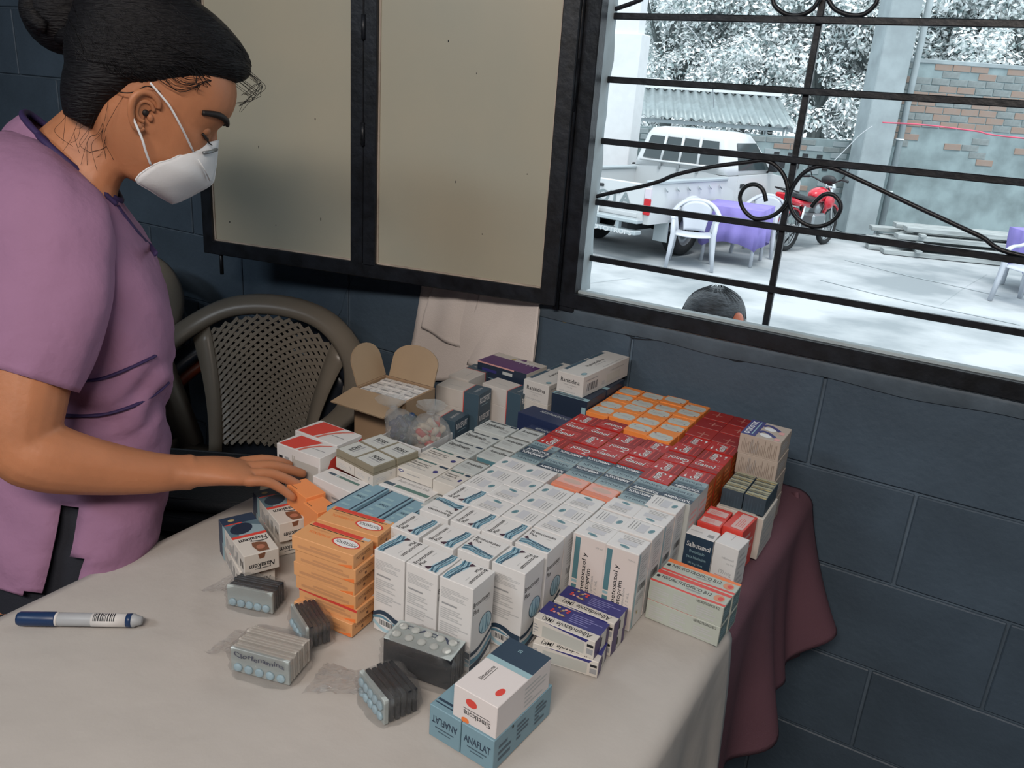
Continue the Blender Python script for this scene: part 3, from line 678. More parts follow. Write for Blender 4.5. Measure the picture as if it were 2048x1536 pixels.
# mauve cloth: shows on the right side towards the wall, with a folded-back corner
P = []
for j in range(57):
    y = .97+(1.566-.97)*j/56; row = []; s = max(0, (y-1.0)/.56)
    for i in range(13): row.append(V(TX0+.02+(TX1-.034-TX0-.02)*i/12, y, TZ-.0065))
    for i in range(1, 7): a = math.pi/2*i/6; row.append(V(TX1-.034+(.034+.004*s)*math.sin(a), y, TZ-.0065-.034*(1-math.cos(a))))
    for i in range(1, 31):
        t = i/30
        x = TX1+.004*s+t*(.022*math.sin(y*21+.6)*min(1, s*4)+.012*math.sin(y*47)*min(1, s*4)+.045*s)+.03*t*t*s
        row.append(V(x, min(y, 1.572), TZ-.0405-(.33-.10*s)*t+.012*t*math.sin(y*30)))
    P.append(row)
b = MB(); b.grid(P, M_mauve); mc = b.build('mauve_tablecloth'); solidify(mc, .002)
tag(mc, 'mauve undercloth hanging down the right end of the table by the wall', 'tablecloth')
# folded-back corner of the mauve cloth against the wall
b = MB(); P = []
A = [(1560,985),(1556,1060),(1545,1180),(1540,1262)]; B = [(1598,985),(1606,1080),(1616,1190),(1618,1250)]
for i in range(len(A)-1):
    for k in range(6):
        t = k/6; a = V(*A[i], 0).lerp(V(*A[i+1], 0), t); c = V(*B[i], 0).lerp(V(*B[i+1], 0), t); row = []
        for j in range(13):
            q = a.lerp(c, j/12); w_ = math.sin(j/12*math.pi*1.6); row.append(ony(q.x, q.y, 1.545-.03*(1-j/12)+.018*w_))
        P.append(row)
b.grid(P, M_mauve); o = b.build('hanging_corner', mc); solidify(o, .002)
b = MB(); T = [ony(px, py, yy) for px, py, yy in ((1538,1255,1.50),(1598,1315,1.53),(1522,1344,1.46),(1600,1250,1.54))]
P = []
for i in range(9):
    row = []
    for j in range(9):
        u, v = i/8, j/8; p = T[0].lerp(T[3], u).lerp(T[2].lerp(T[1], u), v); row.append(p+V(0, -.006*math.sin(3*u+2*v), 0))
    P.append(row)
b.grid(P, M_mauve); o = b.build('hanging_corner', mc); solidify(o, .002)
U_s = ony(1483,1459,1.50); L_s = ony(1436,1486,1.38); d_s = (L_s-U_s).normalized(); b = MB(); b.tube([U_s-V(ox,oy,0), U_s+d_s*.45-V(ox,oy,0)], .008, mat('brown_wood', (.09,.032,.018), .6), 8); b.build('brace', tb)
# ================================================================== medicine cartons
def M(name, c, r=.5, **k): return mat(name, c, r, **k)
WH = M('carton_white', (.66,.66,.655), .42); OFF = M('carton_offwhite', (.58,.555,.51), .5); CREAM = M('carton_cream', (.55,.47,.35), .5)
DK = M('ink_black', (.012,.014,.018), .5); GREY = M('ink_grey', (.30,.31,.32), .6); LG = M('ink_pale_grey', (.47,.48,.485), .6)
NAVY = M('ink_navy', (.022,.045,.078), .45); SLATE = M('ink_slate', (.055,.098,.135), .45); TEAL = M('ink_teal', (.085,.20,.235), .45); LTEAL = M('ink_light_teal', (.27,.43,.48), .45)
WBLUE = M('ink_wave_blue', (.10,.24,.33), .45); WPALE = M('ink_wave_pale', (.36,.54,.62), .45); WDARK = M('ink_wave_dark', (.03,.075,.125), .45); MAR = M('ink_maroon', (.055,.025,.045), .45)
RED = M('ink_red', (.44,.018,.014), .4); RED2 = M('ink_bright_red', (.62,.06,.045), .4); DRED = M('ink_dark_red', (.27,.012,.010), .45); PINK = M('ink_pink', (.62,.32,.30), .5)
ORG = M('ink_orange', (.78,.20,.05), .45); PORG = M('carton_peach', (.66,.33,.14), .5); SALM = M('carton_salmon', (.70,.24,.14), .5); PAPER = M('print_white', (.72,.73,.73), .45)
PURP = M('ink_purple', (.075,.012,.13), .4); INDI = M('ink_indigo', (.035,.035,.17), .4); KHAK = M('carton_khaki', (.235,.215,.155), .5); DBLUE = M('carton_blue_black', (.018,.030,.055), .4)
SKYB = M('carton_sky_blue', (.20,.34,.42), .45); GRN = M('carton_pale_green', (.43,.47,.42), .5); BRN = M('ink_brown', (.18,.08,.045), .5); BEI = M('carton_beige', (.42,.355,.30), .55); YEL = M('ink_yellow', (.45,.37,.17), .5)
GREYW = M('carton_grey_white', (.46,.49,.48), .5); VIO = M('ink_violet', (.05,.028,.12), .4)
class Print:
    """flat print laid on the faces of a w x d x h carton whose base centre is the origin"""
    def __init__(s, w, d, h): s.d = (w, d, h); s.b = MB(); s.k = {}
    def frame(s, face):
        w, d, h = s.d
        return {'top': (V(-w/2,-d/2,h), V(1,0,0), V(0,1,0), w, d), 'front': (V(-w/2,-d/2,0), V(1,0,0), V(0,0,1), w, h),
                'right': (V(w/2,-d/2,0), V(0,1,0), V(0,0,1), d, h), 'left': (V(-w/2,d/2,0), V(0,-1,0), V(0,0,1), d, h), 'back': (V(w/2,d/2,0), V(-1,0,0), V(0,0,1), w, h)}[face]
    def put(s, face, pts, fs, M, rot=0):
        o, u, v, fw, fh = s.frame(face); n = u.cross(v); s.k[face] = s.k.get(face, 0)+1
        e = .00012+.00003*s.k[face]
        out = []
        for x, y in pts:                     # fractions of the face, turned about its centre
            if rot:
                mx, my = (x-.5), (y-.5)
                if rot == 90: mx, my = -my, mx
                elif rot == 180: mx, my = -mx, -my
                elif rot == 270: mx, my = my, -mx
                x, y = mx+.5, my+.5
            out.append(o+u*(x*fw)+v*(y*fh)+n*e)
        s.b.add(out, fs, M)
    def rect(s, face, x0, y0, x1, y1, M, rot=0): s.put(face, [(x0,y0),(x1,y0),(x1,y1),(x0,y1)], [(0,1,2,3)], M, rot)
    def poly(s, face, pts, M, rot=0): s.put(face, pts, [tuple(range(len(pts)))], M, rot)
    def oval(s, face, cx, cy, rx, ry, M, rot=0, n=18, tilt=0):
        ct, st = math.cos(tilt), math.sin(tilt)
        s.poly(face, [(cx+rx*math.cos(a)*ct-ry*math.sin(a)*st, cy+rx*math.cos(a)*st+ry*math.sin(a)*ct) for a in [2*math.pi*k/n for k in range(n)]], M, rot)
    def text(s, face, st, cx, cy, hgt, M, rot=0, width=None, bold=.0, turn=0, shear=0.):
        """hgt: letter height as a fraction of the face; width: wanted width fraction; turn: lettering turned in place"""
        vs, fs, wd = text_geo(st, bold); o, u, v, fw, fh = s.frame(face)
        if rot in (90, 270): fw2, fh2 = fw, fh
        k = hgt; pts = []
        if turn in (0, 180): sx = (width/wd if width else hgt*fh/fw); sy = hgt
        else: sx = hgt; sy = (width/wd if width else hgt*fw/fh)
        for p in vs:
            x, y = p.x+shear*p.y, p.y
            if turn == 0: q = (x*sx, y*sy)
            elif turn == 180: q = (-x*sx, -y*sy)
            elif turn == 90: q = (-y*sx, x*sy)
            else: q = (y*sx, -x*sy)
            pts.append((cx+q[0], cy+q[1]))
        s.put(face, pts, fs, M, rot)
    def lines(s, face, x0, y0, x1, y1, n, M=None, rot=0, fill=.45, seed=1, vert=False):
        R_ = random.Random(seed); M = M or GREY
        for i in range(n):
            L_ = R_.uniform(.6, 1) if i % 4 != 3 else R_.uniform(.25, .6)
            if vert:
                a = x0+(x1-x0)*i/n; s.rect(face, a, y0, a+(x1-x0)/n*fill, y0+(y1-y0)*L_, M, rot)
            else:
                a = y1-(y1-y0)*(i+1)/n; s.rect(face, x0, a, x0+(x1-x0)*L_, a+(y1-y0)/n*fill, M, rot)
    def barcode(s, face, x0, y0, x1, y1, rot=0, seed=3):
        R_ = random.Random(seed); s.rect(face, x0-.01, y0-.01, x1+.01, y1+.01, PAPER, rot); x = x0
        while x < x1:
            w_ = R_.uniform(.012, .035)*(x1-x0)*2; s.rect(face, x, y0, min(x+w_, x1), y1, DK, rot); x += w_+R_.uniform(.012,.03)*(x1-x0)*2
    def ribbon(s, face, pts, w0, w1, M, rot=0):
        q = bez([V(x, y, 0) for x, y in pts], 5); a = []; c = []
        for i, p in enumerate(q):
            t = (q[min(i+1, len(q)-1)]-q[max(i-1, 0)]).normalized(); nn = V(-t.y, t.x, 0); k = i/(len(q)-1); wd = (w0+(w1-w0)*k)/2
            a.append((p.x+nn.x*wd, p.y+nn.y*wd)); c.append((p.x-nn.x*wd, p.y-nn.y*wd))
        n = len(a); s.put(face, a+c, [(i, n+i, n+i+1, i+1) for i in range(n-1)], M, rot)
KIND = {}
def kind(fn): KIND[fn.__name__] = fn; return fn
def flap(p, M=LG):                          # tuck-in flap seam on the lid
    p.rect('top', .0, .965, 1, .985, M)
@kind
def wave(p, rot, var):
    r = rot
    p.text('top', 'Broncotusan', .46, .80, .125, DK, r, width=.76, bold=.022); p.text('top', 'Plus', .22, .645, .115, DK, r, width=.24, bold=.022)
    p.rect('top', .62, .62, .80, .645, LG, r)
    p.ribbon('top', [(.06,.18),(.3,.27),(.55,.22),(.8,.16),(.98,.20)], .24, .15, WPALE, r); p.ribbon('top', [(.05,.13),(.28,.15),(.52,.10),(.78,.07),(.97,.10)], .06, .04, WBLUE, r)
    for q_ in range(7): p.ribbon('top', [(.06,.10+.028*q_),(.28,.16+.030*q_+.02*math.sin(q_*2)),(.52,.12+.027*q_),(.76,.08+.026*q_+.015*math.sin(q_*1.7)),(.97,.11+.02*q_)], .016, .006, (WBLUE, WDARK, WBLUE)[q_ % 3], r)
    p.ribbon('top', [(.10,.46),(.20,.36),(.36,.30),(.58,.29),(.82,.24),(.97,.25)], .05, .02, WDARK, r); p.ribbon('top', [(.05,.24),(.25,.31),(.5,.24),(.75,.22),(.97,.17)], .018, .03, WDARK, r)
    p.ribbon('top', [(.05,.12),(.3,.20),(.55,.17),(.8,.13)], .02, .012, WDARK, r); p.poly('top', [(.07,.36),(.12,.50),(.22,.38),(.17,.33)], MAR, r)
    f = 'front'
    p.lines(f, .07, .78, .93, .90, 7, LG, fill=.6, seed=1); p.lines(f, .1, .70, .8, .74, 1, GREY, fill=.5); p.lines(f, .07, .53, .93, .67, 6, LG, fill=.6, seed=4); p.lines(f, .07, .38, .93, .50, 5, LG, fill=.6, seed=8)
    p.ribbon(f, [(0,.20),(.25,.255),(.5,.25),(.75,.21),(1,.20)], .045, .075, NAVY); p.ribbon(f, [(0,.165),(.3,.20),(.6,.17),(1,.13)], .03, .03, WBLUE); p.ribbon(f, [(0,.12),(.3,.05),(.6,.05),(1,.09)], .05, .03, WPALE)
    if var != 'b': p.barcode(f, .22, .10, .66, .165)
    f = 'right'
    p.text(f, 'Broncotusan', .42, .79, .062, DK, width=.72, bold=.01); p.text(f, 'Plus', .2, .70, .062, DK, width=.24, bold=.01); p.rect(f, .6, .73, .8, .742, LG)
    p.oval(f, .66, .46, .30, .125, WDARK); p.oval(f, .66, .46, .27, .115, WPALE); p.ribbon(f, [(.5,.37),(.55,.45),(.52,.55)], .05, .02, WBLUE); p.ribbon(f, [(.66,.36),(.70,.45),(.68,.56)], .05, .03, WBLUE); p.ribbon(f, [(.78,.38),(.8,.47),(.76,.54)], .03, .02, WDARK)
    p.ribbon(f, [(0,.21),(.3,.20),(.6,.24),(1,.33)], .05, .04, NAVY); p.ribbon(f, [(0,.12),(.4,.10),(.7,.16),(1,.24)], .06, .05, WBLUE); p.ribbon(f, [(0,.04),(.4,.04),(.7,.08),(1,.16)], .06, .06, NAVY)
    return WH
@kind
def oval(p, rot, var):
    r = rot
    p.rect('top', 0, .955, 1, .975, LG, 0)
    p.oval('top', .20, .5, .075, .15, TEAL, r, tilt=-.25); p.oval('top', .20, .5, .058, .118, LTEAL, r, tilt=-.25); p.oval('top', .20, .5, .05, .1, TEAL, r, tilt=-.25)
    p.rect('top', .34, .22, .60, .78, M('ink_mist', (.52,.535,.57), .5), r); p.lines('top', .64, .16, .92, .80, 3, GREY, r, fill=.26, vert=True, seed=5)
    f = 'front'; p.rect(f, 0, .02, 1, .985, M('carton_pinkish', (.64,.575,.545), .45))
    p.rect(f, .08, .42, .24, .955, TEAL); p.rect(f, .08, .37, .24, .405, LTEAL); p.rect(f, .08, .06, .24, .345, TEAL); p.rect(f, .0, .0, .035, 1, WH)
    p.text(f, 'Sulfametoxazol y', .395, .43, .13, DK, turn=90, width=.72, bold=.018); p.text(f, 'Trimetoprim', .55, .345, .13, DK, turn=90, width=.52, bold=.018)
    p.text(f, 'Oral Suspension', .69, .32, .08, GREY, turn=90, width=.42); p.text(f, '240 mg / 5 mL', .82, .30, .08, GREY, turn=90, width=.38); p.text(f, '100 mL', .82, .90, .022, GREY, width=.22)
    f = 'right'; p.rect(f, .08, .02, .2, .98, LTEAL) if var == 's' else None
    p.lines(f, .28, .60, .9, .93, 9, LG, fill=.5, seed=11); p.lines(f, .28, .30, .9, .42, 4, LG, fill=.5, seed=12); p.barcode(f, .3, .46, .85, .55); p.rect(f, .4, .16, .5, .2, YEL)
    return WH
@kind
def bluesyrup(p, rot, var):
    r = rot
    p.rect('top', 0, 0, 1, 1, M('ink_steel', (.13,.195,.225), .42), r); p.rect('top', 0, .62, 1, 1, M('ink_pale_steel', (.24,.335,.365), .42), r); p.rect('top', 0, 0, 1, .34, NAVY, r)
    p.text('top', 'TUSOLEX', .47, .76, .15, NAVY, r, width=.80, bold=.025); p.text('top', 'AMBROXOL', .52, .17, .17, PAPER, r, width=.86, bold=.035); p.lines('top', .1, .40, .9, .56, 3, SLATE, r, fill=.5)
    if var == 'o': p.rect('top', .62, .35, .74, .98, SALM, r)
    f = 'right'; p.rect(f, 0, 0, 1, 1, GREYW); p.lines(f, .2, .1, .9, .9, 9, PINK, fill=.4, seed=6); p.poly(f, [(.1,.15),(.5,.35),(.9,.3),(.6,.1)], YEL); p.poly(f, [(.2,.5),(.6,.6),(.8,.5)], GRN)
    return GREYW
@kind
def salmon(p, rot, var):
    p.rect('top', .03, .3, .97, .94, M('ink_salmon_pale', (.74,.40,.34), .5)); p.oval('top', .5, .6, .33, .17, M('ink_salmon_grey', (.56,.40,.34), .5)); p.text('top', 'Vitamina', .6, .2, .1, PINK, width=.5); p.lines('top', .15, .86, .95, .95, 1, SALM)
    return SALM
@kind
def redsyrup(p, rot, var):
    r = rot
    p.rect('top', 0, .0, 1, .30, DRED, r); p.rect('top', .02, .33, .98, .36, PINK if var == 'p' else RED2, r)
    p.text('top', 'Ganol', .45, .53, .30, DK, r, width=.70, bold=.035, shear=.1); p.text('top', 'Ganol', .44, .545, .29, PAPER, r, width=.69, bold=.022, shear=.1)
    p.rect('top', .15, .80, .32, .87, PAPER, r); p.rect('top', .36, .83, .5, .855, PINK, r); p.rect('top', .72, .74, .9, .765, PINK, r); p.lines('top', .5, .36, .85, .41, 1, PINK, r); p.rect('top', .05, .14, .9, .17, RED2, r); p.oval('top', .9, .55, .03, .03, PINK, r)
    f = 'right'; p.rect(f, 0, 0, 1, 1, M('ink_rust_orange', (.42,.105,.022), .5)); p.lines(f, .15, .05, .9, .95, 12, ORG, fill=.5, seed=21)
    return RED
@kind
def plainred(p, rot, var):
    r = rot; p.rect('top', .0, .0, 1, 1, DRED if var == 'd' else M('ink_brick_red', (.33,.018,.012), .45)); p.rect('top', .03, .02, .97, .045, PINK); p.rect('top', .55, .06, .60, .6, M('ink_faded_rose', (.45,.16,.13), .5), r); p.rect('top', .35, .38, .8, .43, MATS['ink_faded_rose'], r)
    return RED
@kind
def patchy(p, rot, var):
    r = rot; pw = M('print_grey_white', (.54,.57,.53), .5)
    R_ = random.Random(hash(var) % 99 if isinstance(var, str) else var); n = 22; pts = []
    for k in range(n):
        a = 2*math.pi*k/n; cx, cy = math.cos(a), math.sin(a); q = (abs(cx)**4+abs(cy)**4)**-.25
        pts.append((.5+.46*q*cx*(1-.06*R_.random()), .60+.36*q*cy*(1-.18*R_.random())))
    p.poly('top', pts, pw, r); p.oval('top', .22, .74, .04, .05, GREY, r); p.oval('top', .82, .38, .045, .05, M('ink_dull_red', (.30,.12,.08), .5), r); p.lines('top', .3, .45, .75, .75, 4, LG, r, fill=.35, seed=R_.randint(0, 99)); p.rect('top', .12, .55, .9, .565, GREY, r)
    return M('carton_bright_orange', (.84,.27,.06), .5)
@kind
def ciprobox(p, rot, var):
    p.rect('top', .1, .86, .68, .95, M('ink_charcoal', (.085,.098,.105), .5)); p.rect('top', .72, .86, .74, .95, LG); p.rect('top', .78, .84, .98, .96, NAVY)
    p.text('top', 'Ciprofloxacin', .38, .62, .22, DK, width=.64, bold=.03); p.text('top', 'Coated Tablets', .22, .44, .1, GREY, width=.34); p.lines('top', .06, .28, .6, .36, 1, GREY, fill=.3); p.text('top', '500 mg', .78, .5, .14, GREY, width=.3); p.text('top', '100 tab', .8, .3, .12, GREY, width=.26)
    return GREYW
@kind
def sulfbox(p, rot, var):
    p.rect('top', .06, .86, .66, .95, M('ink_green_teal', (.075,.155,.15), .5)); p.rect('top', .76, .82, .98, .94, NAVY)
    p.text('top', 'Sulfametoxazol +', .36, .68, .1, DK, width=.54, bold=.01); p.text('top', 'Trimetoprim Tab', .36, .54, .1, DK, width=.54, bold=.01); p.lines('top', .06, .28, .7, .44, 2, GREY, fill=.3); p.oval('top', .86, .44, .06, .1, INDI)
    f = 'front'; p.oval(f, .14, .7, .07, .14, INDI); p.oval(f, .14, .7, .05, .07, PAPER); p.lines(f, .3, .55, .85, .7, 1, GREY, fill=.5)
    return OFF
@kind
def amoxbox(p, rot, var):
    p.rect('top', .02, .88, .98, .985, M('ink_warm_grey', (.15,.155,.145), .5)); p.text('top', 'Amoxicilina', .55, .64, .17, DK, width=.76, bold=.03, shear=.2); p.lines('top', .1, .28, .8, .5, 3, GREY, fill=.26, seed=4)
    f = 'front'; p.rect(f, .05, .8, .95, .98, TEAL)
    return GREYW
@kind
def tealbox(p, rot, var):
    p.rect('top', .06, .10, .30, .20, SLATE); p.rect('top', .33, .10, .98, .20, M('ink_sea_green', (.10,.20,.18), .5)); p.text('top', 'Azitromicina tab', .55, .36, .09, GREY, width=.62); p.lines('top', .2, .46, .9, .52, 1, GREY, fill=.4); p.oval('top', .88, .62, .08, .07, INDI)
    f = 'front'; p.lines(f, .05, .3, .5, .8, 4, GREY, fill=.4); p.lines(f, .55, .3, .95, .8, 4, GREY, fill=.4)
    return WH
@kind
def pefbox(p, rot, var):
    p.rect('top', .12, .56, .30, .70, SLATE); p.rect('top', .33, .56, .36, .70, LTEAL); p.rect('top', .38, .56, .90, .70, M('ink_sea_green', (.10,.20,.18), .5)); p.text('top', 'PIPERAZINA', .52, .86, .12, GREY, width=.5)
    f = 'front'; p.lines(f, .05, .3, .42, .85, 6, GREY, fill=.4); p.lines(f, .5, .3, .95, .85, 6, GREY, fill=.4)
    return WH
@kind
def stripebox(p, rot, var):
    p.rect('top', .03, 0, .10, 1, NAVY); p.rect('top', .86, 0, .93, 1, NAVY); p.lines('top', .25, .2, .75, .85, 5, LTEAL, fill=.4); p.text('top', 'AMLO', .5, .55, .05, NAVY, width=.4)
    return SKYB
@kind
def lidbox(p, rot, var):
    p.rect('top', .04, .04, .96, .96, M('print_lid', (.53,.55,.53), .5), rot); p.text('top', 'INDRAY', .55, .60, .2, DK, rot, width=.56, bold=.05); p.rect('top', .25, .38, .85, .45, GREY, rot); p.rect('top', .3, .25, .75, .29, LG, rot)
    for f in ('front', 'right'):
        p.rect(f, 0, .0, 1, .55, OFF); p.text(f, 'Y', .78, .30, .22, GREY); p.lines(f, .1, .15, .6, .4, 3, LG, fill=.4); p.rect(f, 0, .66, 1, .69, M('ink_dark_khaki', (.13,.11,.075), .5))
    return KHAK
@kind
def redcorner(p, rot, var):
    p.poly('top', [(.03,.05),(.40,.05),(.62,.96),(.10,.96)], RED2); p.poly('top', [(.46,.05),(.52,.05),(.56,.35),(.70,.72),(.86,.96),(.80,.96),(.64,.74),(.50,.38)], M('ink_coral', (.60,.16,.12), .45)); p.rect('top', .62, .42, .90, .46, GREY)
    f = 'front'; p.rect(f, .05, .35, .14, .85, DK); p.rect(f, .19, .62, .29, .85, GREY); p.text(f, 'IC', .24, .45, .12, DK); p.rect(f, .36, .12, .96, .86, M('ink_smear_grey', (.45,.44,.41), .6)); p.lines(f, .36, .05, .96, .92, 14, MATS['ink_smear_grey'], fill=.6, vert=True, seed=2)
    f = 'right'; p.poly(f, [(.02,.0),(1,.0),(1,.96),(.5,.9),(.02,.55)], RED2); p.text(f, 'IC', .5, .25, .2, PINK)
    return WH
@kind
def orangebox(p, rot, var):
    p.poly('top', [(.05,.80),(.86,.80),(.86,.97),(.05,.97)], RED2); p.rect('top', .02, .75, .93, .78, DK); p.rect('top', .86, .84, .97, .97, GREYW); p.oval('top', .74, .44, .22, .24, RED2, n=22); p.oval('top', .74, .44, .19, .20, PAPER, n=22); p.text('top', 'POSTAREXOL', .74, .44, .15, DK, width=.33, bold=.012, turn=180)
    p.text('top', 'OTAREXOL', .30, .46, .12, ORG, width=.36, turn=180); p.lines('top', .12, .62, .5, .7, 2, M('ink_tan', (.52,.26,.12), .5), fill=.4)
    f = 'front'; p.rect(f, .1, .25, .9, .45, M('ink_tan', (.52,.26,.12), .5)); p.rect(f, .3, .52, .8, .66, MATS['ink_tan']); p.poly(f, [(.75,.02),(.98,.02),(.98,.3)], ORG)
    f = 'right'; p.text(f, 'POSTAREXOL', .5, .62, .22, BRN, width=.7); p.oval(f, .5, .28, .05, .11, BRN)
    if var == 'r': p.rect('front', .0, .8, 1, 1, RED2)
    return PORG
@kind
def orangeplain(p, rot, var):
    p.lines('top', .1, .1, .6, .2, 1, BRN, fill=.4); p.rect('front', 0, .0, 1, .45, M('ink_pale_straw', (.46,.42,.30), .5)); p.text('front', 'TAB', .2, .25, .2, SLATE)
    return M('carton_vivid_orange', (.78,.27,.09), .45)
@kind
def nasal(p, rot, var):
    p.rect('top', 0, 0, .56, 1, M('ink_grey_blue', (.10,.165,.205), .4)); p.rect('top', 0, 0, .2, 1, M('ink_deep_blue', (.025,.045,.085), .4)); p.poly('top', [(.2,.45),(.36,1),(.56,1),(.56,.2)], M('ink_mist_blue', (.26,.36,.40), .4)); p.oval('top', .35, .42, .13, .34, DBLUE, tilt=.1); p.rect('top', .52, 0, .575, 1, RED2); p.rect('top', .19, .04, .215, .55, RED2); p.oval('top', .10, .30, .03, .1, YEL)
    p.text('top', 'Nasakem', .66, .52, .085, DK, width=.80, bold=.02, turn=270, shear=.15); p.ribbon('top', [(.70,.95),(.735,.75),(.70,.42)], .012, .02, DK); p.poly('top', [(.74,.42),(.82,.38),(.97,.45),(.98,.75),(.80,.80),(.75,.62)], BRN); p.oval('top', .87, .58, .05, .12, M('ink_skin', (.38,.16,.10), .5))
    f = 'right'; p.text(f, 'Nasakem', .5, .35, .26, DK, width=.72, bold=.02, turn=180, shear=.15); p.poly(f, [(.4,.95),(.62,.98),(.58,.72),(.44,.70)], BRN); p.rect(f, .3, .2, .75, .23, DK)
    f = 'front'; p.rect(f, 0, 0, .16, 1, M('ink_deep_blue', (.025,.045,.085), .4)); p.rect(f, .16, 0, .26, 1, LTEAL); p.lines(f, .3, .12, .8, .85, 10, GREY, fill=.4, vert=True, seed=9); p.text(f, 'N', .92, .5, .4, DK)
    p.rect('left', 0, 0, 1, 1, DBLUE); p.rect('left', .2, .2, .8, .7, GREYW) if var == 'l' else None
    return OFF
@kind
def albbox(p, rot, var):
    p.rect('top', 0, .33, 1, 1, INDI); p.text('top', 'Albendazole', .62, .15, .2, DK, width=.56, bold=.012, turn=180, shear=.2); p.text('top', '(MK)', .20, .15, .18, DK, width=.18, bold=.01, turn=180); p.lines('top', .45, .45, .95, .9, 5, M('ink_lilac', (.20,.20,.42), .5), fill=.35, seed=8)
    R_ = random.Random(5)
    for k in range(16): p.oval('top', .14+.24*R_.random(), .5+.4*R_.random(), .022, .045, random.Random(k).choice([PINK, RED2, BRN, YEL]), n=8)
    f = 'front'; p.poly(f, [(.15,.98),(.9,.98),(.86,.80)], INDI); p.rect(f, .16, .1, .84, .75, M('ink_stone', (.43,.44,.41), .5)); p.rect(f, .88, .2, .98, .5, GREY); p.rect(f, .88, .6, .98, .75, DK); p.lines(f, .02, .2, .1, .8, 4, GREY)
    f = 'right'; p.rect(f, 0, 0, .4, 1, VIO); p.rect(f, .8, 0, 1, 1, VIO); p.rect(f, .4, .3, .5, .8, DK)
    return OFF
@kind
def neurobox(p, rot, var):
    p.poly('top', [(0,.72),(1,.82),(1,1),(0,1)], RED2 if var == 'a' else ORG); p.poly('top', [(0,.0),(.6,.0),(1,.06),(1,.2),(.5,.12),(0,.14)], RED2); p.text('top', 'NEUROTROPICO B12', .44, .55, .22, DK, width=.68, bold=.012); p.oval('top', .88, .5, .07, .24, M('ink_peach', (.62,.26,.15), .5)); p.oval('top', .9, .5, .035, .14, RED2); p.rect('top', .45, .3, .65, .38, GREY); p.oval('top', .05, .5, .025, .1, DK)
    f = 'front'; p.lines(f, .04, .15, .3, .8, 6, LG, fill=.5); p.lines(f, .34, .15, .62, .8, 6, LG, fill=.5, seed=4); p.lines(f, .66, .15, .96, .7, 5, LG, fill=.5, seed=7); p.text(f, 'NEUROTROPICO B12', .8, .88, .13, DK, width=.3)
    f = 'right'; p.rect(f, .1, .1, .9, .9, M('ink_grey_green', (.15,.22,.22), .5)); p.lines(f, .15, .2, .85, .8, 4, LTEAL, fill=.4)
    return GRN
@kind
def salbu(p, rot, var):
    if var == 'n':
        f = 'front'; p.rect(f, .0, .0, 1, .985, NAVY); p.text(f, 'Salbutamol', .52, .78, .115, PAPER, width=.80, bold=.012); p.text(f, 'Presurizado', .5, .63, .07, LTEAL, width=.52); p.text(f, 'para Inhalacion', .5, .5, .07, LTEAL, width=.66); p.text(f, '100 mcg / dosis', .5, .36, .05, LTEAL, width=.5); p.rect('top', .7, .2, .92, .5, GREY); p.rect('top', .1, .4, .5, .5, LG)
    else:
        f = 'front'; p.text(f, 'Salbutamol', .62, .72, .05, GREY, width=.5); p.text(f, 'uso oral', .75, .62, .05, GREY, width=.3); p.text(f, '100 mcg', .6, .4, .09, GREY, width=.5); p.rect(f, .2, .28, .9, .30, PINK); p.lines('right', .2, .1, .9, .9, 6, LG); p.rect('top', .45, .5, .47, .9, GREY)
        p.rect(f, .0, .0, 1, .02, OFF)
    return WH
@kind
def redsmall(p, rot, var):
    p.rect('top', .08, .10, .92, .68, M('print_pinkish', (.62,.42,.40), .5), rot); p.lines('top', .2, .2, .8, .6, 4, RED2, rot, fill=.25, seed=3); p.lines('right', .1, .1, .9, .9, 5, PINK)
    return RED2
@kind
def greybox(p, rot, var):
    p.rect('top', .8, .06, .95, .12, DK); p.lines('right', .1, .1, .9, .9, 6, LG, fill=.5); return OFF
@kind
def sliver(p, rot, var):
    p.rect('top', .03, .08, .97, .40, YEL if var == 'y' else M('ink_olive_grey', (.27,.26,.17), .5)); p.rect('top', .03, .5, .97, .92, M('carton_sage', (.37,.37,.26), .5)); p.rect('top', .1, .15, .7, .3, M('ink_olive_dark', (.12,.11,.06), .5))
    p.lines('front', .1, .1, .9, .9, 6, M('ink_slate2', (.045,.075,.10), .5), vert=True, fill=.3)
    return M('carton_dark_slate', (.035,.058,.078), .5)
@kind
def otic(p, rot, var):
    if var == 't':
        p.rect('top', 0, 0, .36, 1, INDI); p.text('top', 'OTIKOTIK', .12, .5, .13, PAPER, width=.86, bold=.03, turn=90); p.rect('top', .24, .1, .27, .95, LTEAL)
        for yy in (.30, .72): p.ribbon('top', [(.36,yy),(.45,yy+.12),(.62,yy+.06),(.80,yy-.10)], .10, .10, INDI); p.oval('top', .56, yy-.10, .16, .10, PAPER, tilt=-.3); p.rect('top', .80, yy-.26, .93, yy-.10, PINK)
    f = 'front'; p.lines(f, .08, .1, .95, .92, 22, M('ink_taupe', (.25,.20,.165), .5), vert=True, fill=.35, seed=14); p.lines(f, .3, .15, .5, .88, 5, GREY, fill=.2, vert=True, seed=2)
    p.lines('right', .2, .2, .8, .8, 4, LG)
    return BEI
@kind
def roce(p, rot, var):
    for f in ('top', 'front'): p.rect(f, .66, 0, 1.0, 1, SLATE); p.rect(f, .645, 0, .66, 1, RED2); p.rect(f, .63, 0, .638, 1, PINK)
    p.text('top', 'UN DETECTON', .84, .5, .055, PAPER, width=.6, turn=90); p.rect('right', 0, 0, 1, 1, SLATE); p.text('right', 'ROCEFORT', .52, .62, .32, PAPER, width=.84, bold=.03); p.rect('right', .2, .3, .8, .33, LTEAL)
    p.rect('top', .2, .4, .5, .43, LG)
    return M('carton_ivory', (.60,.575,.545), .5)
